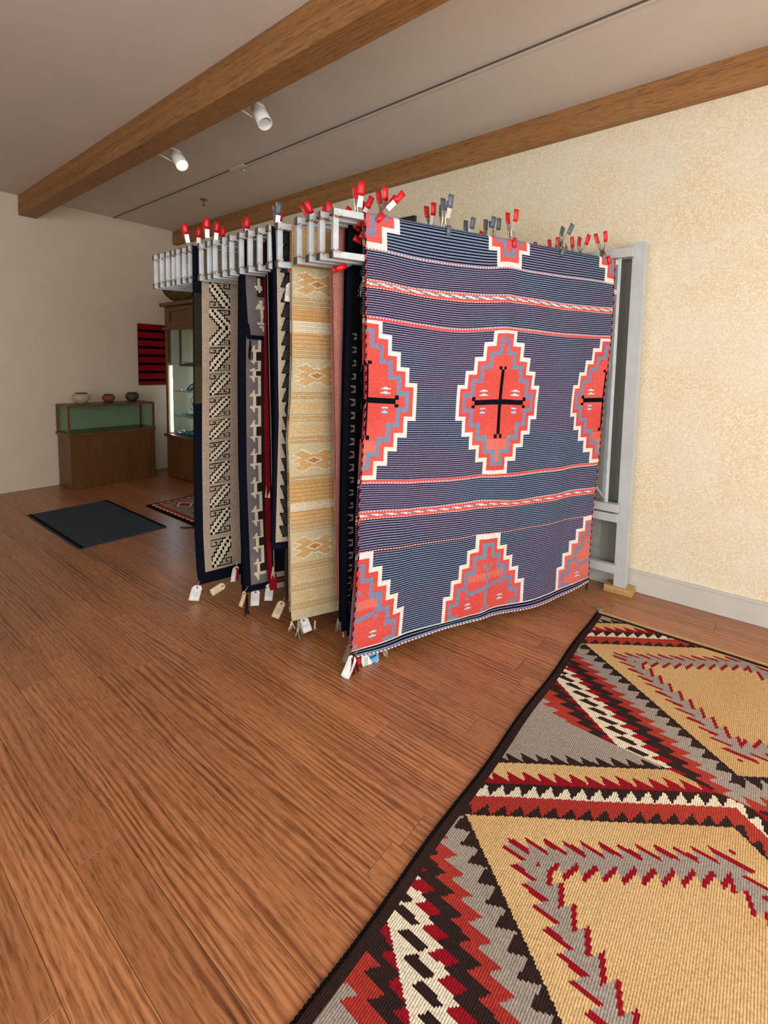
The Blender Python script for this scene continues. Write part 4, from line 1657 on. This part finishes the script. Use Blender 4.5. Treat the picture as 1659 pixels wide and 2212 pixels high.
def frug(X, Y):
    # 0 black 1 grey 2 rust 3 cream
    out = np.ones(X.shape, int)
    d = np.minimum(np.minimum(X - FX0, FX1 - X), np.minimum(Y - FY0, FY1 - Y))
    out[d < 0.105] = 2
    f = ((X + Y) / 0.075) % 1.0
    out[(d > 0.035) & (d < 0.072) & ((f < 0.42) | (np.abs(d - 0.066) < 0.008))] = 3
    out[d < 0.035] = 0
    for cx_ in (-4.72, -4.36, -4.0, -3.64):
        for cy_, r_ in ((2.55, 0.10), (2.83, 0.10)):
            a = np.abs(X - cx_) / (r_ * 1.3) + np.abs(Y - cy_) / r_
            out[a < 1.15] = 0
            out[a < 1.0] = 3
            out[a < 0.66] = 2
        a = np.abs(X - cx_ - 0.18) / 0.09 + np.abs(Y - 2.69) / 0.05
        out[a < 1] = 3
        out[a < 0.55] = 2
    return out


gx = np.arange(FX0, FX1 + 1e-6, 0.010)
gy = np.arange(FY0, FY1 + 1e-6, 0.010)
Yn, Xn = np.meshgrid(gy, gx, indexing='ij')
cxf, cyf = (FX0 + FX1) / 2, (FY0 + FY1) / 2
edge = np.minimum(np.minimum(Xn - FX0, FX1 - Xn), np.minimum(Yn - FY0, FY1 - Yn))
Pn = np.stack([Xn - cxf, Yn - cyf, 0.001 + 0.008 * np.clip(edge / 0.008, 0, 1)], -1)[:, ::-1]
Yc, Xc = np.meshgrid((gy[1:] + gy[:-1]) / 2, (gx[1:] + gx[:-1]) / 2, indexing='ij')
ef = empty('floor_rug', (cxf, cyf, 0), 0, 'grey rug with black border and rust hooked band on the floor before the oak cabinet', 'rug')
obj_mesh('woven_field', grid_mesh('far_rug', Pn, frug(Xc, Yc)[:, ::-1], None), [WOOLS['black'], WOOLS['fieldgrey'], WOOLS['brick'], WOOLS['cream']], ef)
pt = on_z(412, 1139, 0.006)
bm = bmesh.new()
tube(bm, [(pt.x - cxf + 0.02, pt.y - cyf + 0.02, 0.006), (pt.x - cxf - 0.03, pt.y - cyf - 0.04, 0.006), (pt.x - cxf - 0.07, pt.y - cyf - 0.06, 0.005)], 0.007, 5, r1=0.004)
obj('corner_tassel', bm, WOOLS['umber'], ef)
# dark slate mat just inside the left of the picture
em = empty('floor_mat', (-4.75, 1.75, 0), 0, 'dark blue-grey mat on the floor at the left edge', 'mat')
bm = bmesh.new()
bx(bm, -0.75, 0.55, -0.36, 0.335, 0.0, 0.006, 0.002)
obj('mat_body', bm, wool('mat_slate', (62, 72, 82), (70, 78, 88)), em)
bm = bmesh.new()
for s in (-1, 1):
    bx(bm, -0.75, 0.55, s * 0.335 - 0.012, s * 0.335 + 0.012, 0.005, 0.009, 0.001)
obj('mat_binding', bm, WOOLS['darknavy'], em)

# ------------------------------------------------------------------ oak display cabinet
CX0, CX1, CY0, CY1 = -6.135, -5.40, 3.09, 3.515
ec = empty('display_cabinet', ((CX0 + CX1) / 2, (CY0 + CY1) / 2, 0), 0, 'tall oak display cabinet with lit glass shelves of turquoise jewellery', 'cabinet')
ccx, ccy = ec.location.x, ec.location.y


def cb(nm, x0, x1, y0, y1, z0, z1, mat=None, par=ec, bev=0.003):
    return box(nm, x0 - ccx, x1 - ccx, y0 - ccy, y1 - ccy, z0, z1, mat or M['cab'], par, bev)


def glass_mat(name, tint, rough=0.02):
    k = NT(name)
    k.b.inputs['Base Color'].default_value = s2l(tint)
    k.b.inputs['Roughness'].default_value = rough
    k.b.inputs['Transmission Weight'].default_value = 1.0
    k.b.inputs['IOR'].default_value = 1.45
    # thin panes: let light through directly for a clean interior
    tr = k.n('ShaderNodeBsdfTransparent')
    tr.inputs[0].default_value = s2l(tint)
    gl = k.n('ShaderNodeBsdfGlossy')
    gl.inputs['Roughness'].default_value = rough
    lw = k.n('ShaderNodeLayerWeight')
    lw.inputs[0].default_value = 0.5
    fr = k.n('ShaderNodeMath', operation='MULTIPLY_ADD')
    k.l(k.math('POWER', lw.outputs['Facing'], 5.0), fr.inputs[0])
    fr.inputs[1].default_value = 0.5
    fr.inputs[2].default_value = 0.03
    mx = k.n('ShaderNodeMixShader')
    k.l(fr.outputs[0], mx.inputs[0])
    k.l(tr.outputs[0], mx.inputs[1])
    k.l(gl.outputs[0], mx.inputs[2])
    k.l(mx.outputs[0], k.t.nodes['Material Output'].inputs['Surface'])
    return k.m


M['glass'] = glass_mat('clear_glass', (236, 244, 240))
M['glassg'] = glass_mat('green_edge_glass', (224, 238, 230))
M['led'] = glow('led_strip_white', (214, 232, 255), 26.0)
cb('cornice', CX0 - 0.05, CX1 + 0.05, CY0 - 0.045, CY1, 2.185, 2.232, bev=0.008)
cb('plinth_side', CX0, CX0 + 0.022, CY0 + 0.02, CY1, 0.0, 0.53)
cb('plinth_side', CX1 - 0.022, CX1, CY0 + 0.02, CY1, 0.0, 0.53)
cb('corner_stile', CX0, CX0 + 0.05, CY0, CY0 + 0.05, 0, 2.185)
cb('corner_stile', CX1 - 0.05, CX1, CY0, CY0 + 0.05, 0, 2.185)
cb('corner_stile', CX0, CX0 + 0.04, CY1 - 0.04, CY1, 0.56, 2.185)
cb('corner_stile', CX1 - 0.04, CX1, CY1 - 0.04, CY1, 0.56, 2.185)
cb('middle_rail', CX0 - 0.03, CX1 + 0.03, CY0 - 0.02, CY0 + 0.05, 1.895, 1.925, bev=0.006)
cb('cabinet_top_panel', CX0, CX1, CY0, CY1, 1.925, 1.94)
cb('base_sill', CX0 - 0.03, CX1 + 0.03, CY0 - 0.025, CY1, 0.525, 0.56, bev=0.006)
for nm, z0, z1 in (('upper_door', 1.932, 2.18), ('lower_door', 0.02, 0.52)):
    d = cb(nm, CX0 + 0.05, CX1 - 0.05, CY0 + 0.018, CY0 + 0.034, z0, z1)
    w_ = 0.055
    for (a, b, c, dd) in ((CX0 + 0.05, CX0 + 0.05 + w_, z0, z1), (CX1 - 0.05 - w_, CX1 - 0.05, z0, z1), (CX0 + 0.05 + w_, CX1 - 0.05 - w_, z0, z0 + w_), (CX0 + 0.05 + w_, CX1 - 0.05 - w_, z1 - w_, z1)):
        cb('door_stile' if dd - c > 0.1 and b - a < 0.1 else 'door_rail', a, b, CY0 + 0.002, CY0 + 0.019, c, dd, par=d, bev=0.004)
cb('glass_door', CX0 + 0.05, CX1 - 0.05, CY0 + 0.012, CY0 + 0.016, 0.56, 1.895, M['glass'], bev=0)
for z in (1.462, 1.115, 0.792):
    s = cb('glass_shelf', CX0 + 0.03, CX1 - 0.03, CY0 + 0.03, CY1 - 0.02, z, z + 0.007, M['glassg'], bev=0)
cb('led_strip', CX0 + 0.055, CX0 + 0.075, CY0 + 0.035, CY0 + 0.05, 0.58, 1.44, M['led'], bev=0)
cb('cloth_lined_floor', CX0 + 0.02, CX1 - 0.02, CY0 + 0.04, CY1 - 0.02, 0.56, 0.565, WOOLS['umber'], bev=0)

# things on the shelves
M['turq'] = plain('turquoise_beads', (70, 150, 176), 0.35, 0, 0.35, 90)
M['turqd'] = plain('dark_blue_beads', (52, 84, 120), 0.35, 0, 0.4, 90)
M['silver'] = plain('silver', (200, 200, 200), 0.25, 0.9, 0.1)
M['coral'] = plain('coral_beads', (190, 110, 70), 0.4, 0, 0.2)
M['velvet'] = plain('black_velvet', (20, 20, 24), 0.95)


def necklace(name, loc, rx, ry, nb, r, mat, label, cat='jewellery', tilt=0.0, group='necklaces on the cabinet shelves', wire=None):
    e = empty(name, loc, 0, label, cat, group)
    bm = bmesh.new()
    for i in range(nb):
        a = 2 * PI * i / nb
        p = (rx * math.cos(a), ry * math.sin(a) * math.cos(tilt), r + ry * (1 + math.sin(a)) * math.sin(tilt))
        rr_ = r * (0.8 + 0.4 * ((i * 7) % 5) / 4)
        lathe(bm, [(0.0002, -rr_), (rr_ * 0.75, -rr_ * 0.6), (rr_, 0), (rr_ * 0.75, rr_ * 0.6), (0.0002, rr_)], 7, p)
    obj('beads', bm, mat, e)
    bm = bmesh.new()
    tube(bm, [(rx * math.cos(a), ry * math.sin(a) * math.cos(tilt), r + ry * (1 + math.sin(a)) * math.sin(tilt)) for a in (2 * PI * i / 24 for i in range(25))], 0.0015, 4)
    obj('cord', bm, M['velvet'], e)
    return e


rs = random.Random(11)
nid = 0
words = {1.469: 'top shelf', 1.122: 'middle shelf', 0.799: 'lower shelf', 0.565: 'cabinet floor'}
for (z, items) in ((1.469, 5), (1.122, 7), (0.799, 6), (0.565, 6)):
    for i in range(items):
        x = CX0 + 0.17 + (CX1 - CX0 - 0.30) * i / (items - 1)
        y = CY0 + rs.uniform(0.11, 0.24)
        c = rs.choice(('turq', 'turqd', 'turq', 'silver')) if not (z == 0.799 and i in (1,)) else 'coral'
        cw = {'turq': 'turquoise', 'turqd': 'dark blue', 'silver': 'silver', 'coral': 'coral orange'}[c]
        side = ['far left', 'left', 'left of centre', 'centre', 'right of centre', 'right', 'far right'][int(round(i * 6 / (items - 1)))]
        big = z == 1.122 and i >= 2
        necklace('bead_necklace', (x, y, z + 0.001), 0.066 if big else 0.046, 0.055 if big else 0.034, 20, 0.013 if big else 0.008, M[c],
                 'coiled %s bead necklace, %s on the %s of the cabinet' % (cw, side, words[z]), tilt=rs.uniform(0.5, 1.0) if big else rs.uniform(0.05, 0.4))
# necklace bust
eb = empty('necklace_bust', (-5.90, CY0 + 0.29, 0.800), 0, 'black necklace bust on the lower glass shelf', 'display bust')
bm = bmesh.new()
lathe(bm, [(0.055, 0), (0.06, 0.012), (0.035, 0.03), (0.07, 0.09), (0.085, 0.15), (0.05, 0.20), (0.03, 0.235), (0.034, 0.25), (0.0005, 0.252)], 20)
for v in bm.verts:
    v.co.y *= 0.55
obj('bust_body', bm, M['velvet'], eb)
necklace('bead_necklace', (-5.90, CY0 + 0.235, 0.86), 0.055, 0.09, 26, 0.006, M['turqd'], 'dark bead necklace hung around the black bust', tilt=1.45)
# picture behind the glass and vase with bare branches
ep = empty('framed_picture', (-6.56, YW - 0.011, 1.43), 0, 'dark framed picture on the wall, seen through the cabinet glass', 'picture')
for a in ((-0.03, 0.03, 0.0, 0.56), (0.42, 0.47, 0.0, 0.56), (0.03, 0.42, 0.0, 0.05), (0.03, 0.42, 0.51, 0.56)):
    box('frame_side', a[0], a[1], -0.007, 0.008, a[2], a[3], wood('dark_frame_wood', (40, 28, 24), (62, 44, 36), (76, 54, 44), scale=2), ep, 0.003)
box('picture_panel', 0.03, 0.42, 0.0, 0.008, 0.05, 0.51, M['wall'], ep)
ev = empty('branch_vase', (-5.66, CY0 + 0.22, 1.47), 0, 'brown carved vase holding bare twigs on the top glass shelf', 'vase')
bm = bmesh.new()
lathe(bm, [(0.0005, 0), (0.03, 0.0), (0.042, 0.03), (0.036, 0.065), (0.018, 0.09), (0.02, 0.10), (0.014, 0.10)], 18)
obj('vase_body', bm, plain('vase_brown', (96, 62, 44), 0.5), ev)
bm = bmesh.new()
for i in range(6):
    a = rs.uniform(-0.5, 0.5)
    pts = [(0, 0, 0.09)]
    x_, z_ = 0.0, 0.09
    for j in range(7):
        x_ += a * 0.03 + rs.uniform(-0.008, 0.008)
        z_ += 0.038
        pts.append((x_, 0.01 * math.sin(i + j), z_))
    tube(bm, pts, 0.0022, 4, r1=0.001)
    for j in range(2, 7):
        p = pts[j]
        tube(bm, [p, (p[0] + rs.choice((-1, 1)) * 0.025, p[1], p[2] + 0.02)], 0.0018, 4, r1=0.0012)
obj('twigs', bm, plain('twig_bark', (60, 46, 34), 0.8), ev)

# basket on the cabinet
ebk = empty('shallow_basket', (-5.90, 3.24, 2.232), 0, 'wide shallow brown woven basket standing on the oak cabinet', 'basket')


def basket_mat():
    k = NT('coiled_basketry')
    sp = k.n('ShaderNodeSeparateXYZ')
    k.l(k.coord(), sp.inputs[0])
    coil = k.math('SINE', k.math('MULTIPLY', sp.outputs[2], 2 * PI / 0.011))
    n_ = k.noise(k.coord(), 60, 2)
    col = k.ramp(k.math('ADD', k.math('MULTIPLY', coil, 0.25), n_), [(0.3, s2l((74, 52, 24))), (0.7, s2l((122, 92, 48)))])
    k.l(col, k.b.inputs['Base Color'])
    k.b.inputs['Roughness'].default_value = 0.8
    k.bump(coil, 0.8, 0.003)
    return k.m


bm = bmesh.new()
lathe(bm, [(0.0005, 0.0), (0.10, 0.002), (0.17, 0.04), (0.235, 0.10), (0.265, 0.15), (0.268, 0.158), (0.258, 0.158), (0.225, 0.105), (0.16, 0.05), (0.09, 0.014), (0.0005, 0.012)], 48)
bkm = basket_mat()
obj('basket_bowl', bm, bkm, ebk)
bm = bmesh.new()
for i in range(10):                                    # dark woven chevrons
    a0 = 2 * PI * i / 10 - 1.9
    for s in (-1, 1):
        pts = []
        for j in range(7):
            q = j / 6
            r_ = 0.262 - q * 0.10
            z_ = np.interp(r_, [0.10, 0.17, 0.235, 0.265], [0.002, 0.04, 0.10, 0.15])
            a = a0 + s * q * 0.30
            pts.append((math.cos(a) * (r_ + 0.002), math.sin(a) * (r_ + 0.002), z_ - 0.001))
        tube(bm, pts, 0.003, 4)
obj('dark_chevrons', bm, plain('basket_dark_fibre', (34, 24, 16), 0.85), ebk)

# glass showcase at the far left with pottery
es = empty('glass_showcase', (-6.40, 2.55, 0), 0, 'low oak showcase with a glass top standing left of the tall cabinet', 'showcase')
box('showcase_base', -0.19, 0.19, -0.55, 0.42, 0.0, 0.62, M['cab'], es, 0.005)
box('showcase_deck', -0.20, 0.20, -0.57, 0.43, 0.62, 0.65, M['cab'], es, 0.004)
box('glass_case', -0.18, 0.18, -0.54, 0.41, 0.651, 0.95, M['glassg'], es)
for sx in (-0.19, 0.17):
    for sy in (-0.56, 0.40):
        box('corner_post', sx, sx + 0.02, sy, sy + 0.02, 0.65, 0.96, M['cab'], es, 0.002)
box('case_top_frame', -0.19, 0.19, -0.56, 0.42, 0.952, 0.975, M['cab'], es, 0.003)
for i, (y_, s_, c_, w_) in enumerate(((2.2, 1.0, (186, 164, 132), 'sand coloured'), (2.5, 0.8, (128, 62, 40), 'rust red'), (2.78, 0.9, (70, 60, 54), 'dark brown'))):
    e_ = empty('pottery_bowl', (-6.40, y_, 0.976), 0, '%s pottery bowl standing on the low showcase' % w_, 'bowl')
    bm = bmesh.new()
    lathe(bm, [(0.0005, 0), (0.04 * s_, 0), (0.085 * s_, 0.05 * s_), (0.09 * s_, 0.09 * s_), (0.06 * s_, 0.125 * s_), (0.052 * s_, 0.12 * s_)], 24)
    obj('bowl_body', bm, plain('pottery_' + w_.replace(' ', '_'), c_, 0.6), e_)
    bm = bmesh.new()
    lathe(bm, [(0.052 * s_, 0.118 * s_), (0.062 * s_, 0.122 * s_), (0.062 * s_, 0.13 * s_), (0.052 * s_, 0.128 * s_)], 24)
    obj('rim', bm, plain('pottery_rim', (60, 40, 30), 0.6), e_)

# dark framed weaving on the rear wall left of the cabinet (its edge shows), black frame behind the rack
ew = empty('wall_weaving', (XL + 0.012, 3.12, 1.17), PI / 2, 'dark red weaving hanging on the left wall beside the oak cabinet', 'weaving')
bm = bmesh.new()
bx(bm, -0.16, 0.24, -0.006, 0.006, 0, 0.82, 0.002)
obj('weaving_cloth', bm, WOOLS['crimson'], ew)
for i in range(7):
    box('dark_band', -0.161, 0.241, -0.009, -0.0062, 0.05 + 0.11 * i, 0.085 + 0.11 * i, WOOLS['black'], ew)
efp = empty('framed_picture', (-2.93, YW - 0.018, 2.19), 0, 'black picture frame on the wall, only its top right corner above the blanket', 'picture')
for a in ((-0.40, -0.365, 0, 0.612), (0.365, 0.40, 0, 0.612), (-0.365, 0.365, 0, 0.035), (-0.365, 0.365, 0.577, 0.612)):
    box('frame_side', a[0], a[1], -0.018, 0.018, a[2], a[3], M['blackcap'], efp, 0.003)
box('mat_board', -0.365, 0.365, 0.0, 0.008, 0.035, 0.577, M['tagwhite'], efp)
box('print_sheet', -0.24, 0.24, -0.002, 0.0, 0.12, 0.48, M['tagkraft'], efp)

# ------------------------------------------------------------------ ceiling fittings
M['white'] = plain('white_enamel', (226, 224, 216), 0.4, 0, 0.03)
M['lamp_on'] = glow('lamp_warm', (255, 226, 176), 5.0)
M['lamp_off'] = plain('lamp_off_glass', (196, 198, 204), 0.3)


def spot(px, py, axis_px, lit, label):
    """track head fixed to the far side of the left beam"""
    Y = 2.03
    top = on_y(px[0], px[1], Y)
    bot = on_y(axis_px[0], axis_px[1], Y - 0.0)
    ax = (bot - top)
    L = ax.length
    ax.normalize()
    e = empty('track_spotlight', top, 0, label, 'spotlight', 'spotlights on the beam')
    q = Vector((0, 0, -1)).rotation_difference(Vector((ax.x, ax.y, ax.z)))
    e.rotation_euler = q.to_euler()
    r = 0.048
    bm = bmesh.new()
    lathe(bm, [(0.0005, 0.0), (r * 0.86, 0.0), (r * 0.94, -0.006), (r * 0.97, -L * 0.5), (r, -L), (r * 0.93, -L), (r * 0.90, -L * 0.82), (r * 0.86, -0.05), (0.0005, -0.05)], 32)
    obj('housing', bm, M['white'], e)
    bm = bmesh.new()
    lathe(bm, [(0.0005, -L * 0.80 - 0.002), (r * 0.89, -L * 0.80)], 28)
    obj('lens', bm, M['lamp_on'] if lit else M['lamp_off'], e)
    bm = bmesh.new()
    # yoke arms and mounting pad, turned back into world directions
    inv = q.to_matrix().inverted()
    for s in (-1, 1):
        a = inv @ Vector((-0.055, -0.145, 0.02)) + Vector((0, 0, 0))
        p1 = Vector((s * (r + 0.004), 0, -L * 0.35))
        mid = a + Vector((s * r * 0.8, 0, 0))
        tube(bm, [p1, mid], 0.0048, 4)
    obj('yoke', bm, M['white'], e)
    bm = bmesh.new()
    a = inv @ Vector((-0.055, -0.145, 0.02))
    bmesh.ops.create_cube(bm, size=1.0, matrix=Matrix.Translation(a) @ inv.to_4x4() @ Matrix.Diagonal((0.11, 0.03, 0.05, 1)))
    obj('mounting_pad', bm, M['white'], e)
    if lit:
        l = bpy.data.lights.new('spot_lamp', 'SPOT')
        l.energy, l.color, l.spot_size, l.shadow_soft_size = 28, (1.0, 0.82, 0.58), math.radians(75), 0.03
        lo = bpy.data.objects.new('spot_lamp', l)
        COL.objects.link(lo)
        lo.parent = e
        lo.location = (0, 0, -L - 0.01)
    return e


spot((379, 331), (394, 358), (394, 358), True, 'lit white spotlight on the beam, left and lower one')
spot((556, 232), (573, 268), (573, 268), False, 'unlit white spotlight on the beam at the upper one')
# recessed cable track across the ceiling
et = empty('ceiling_track', (-2.5, 2.712, ZC), 0, 'thin white lighting track with a dark slot along the ceiling', 'track')
xj = on_z(512, 360, ZC).x
xj2 = on_z(520, 357, ZC).x
for nm, a, b in (('track_rail', XL + 0.02, xj - 0.10), ('track_rail', xj2 + 0.06, 3.2)):
    r_ = box(nm, a + 2.5, b + 2.5, -0.016, 0.016, -0.012, 0.0, M['ceiling'], et, 0.001)
    box('dark_slot', a + 2.5, b + 2.5, -0.0168, -0.0105, -0.0128, -0.0030, plain('track_slot_dark', (92, 84, 78), 0.7), r_)
box('track_joiner', xj - 0.10 + 2.5, xj2 + 0.06 + 2.5, -0.020, 0.020, -0.016, 0.0, M['ceiling'], et, 0.002)
bm = bmesh.new()
tube(bm, [(xj2 + 2.5 + 0.02, 0, -0.015), (xj2 + 2.5 - 0.01, 0, -0.045), (xj2 + 2.5 + 0.05, 0, -0.05)], 0.004, 5)
obj('joiner_clip', bm, M['white'], et)
# sprinkler
ps = on_z(440, 431, ZC)
esp = empty('fire_sprinkler', (ps.x, ps.y, ZC), 0, 'small metal fire sprinkler in the ceiling', 'sprinkler')
bm = bmesh.new()
lathe(bm, [(0.0005, -0.003), (0.042, -0.003), (0.045, 0.0)], 24)
obj('escutcheon', bm, M['steel'], esp)
bm = bmesh.new()
tube(bm, [(0, 0, -0.002), (0, 0, -0.03)], 0.010, 10)
for s in (-1, 1):
    tube(bm, [(0, 0, -0.026), (s * 0.013, 0, -0.042), (0, 0, -0.062)], 0.0025, 5)
lathe(bm, [(0.0005, -0.064), (0.018, -0.064), (0.018, -0.061), (0.0005, -0.061)], 14)
obj('sprinkler_head', bm, M['brass'], esp)
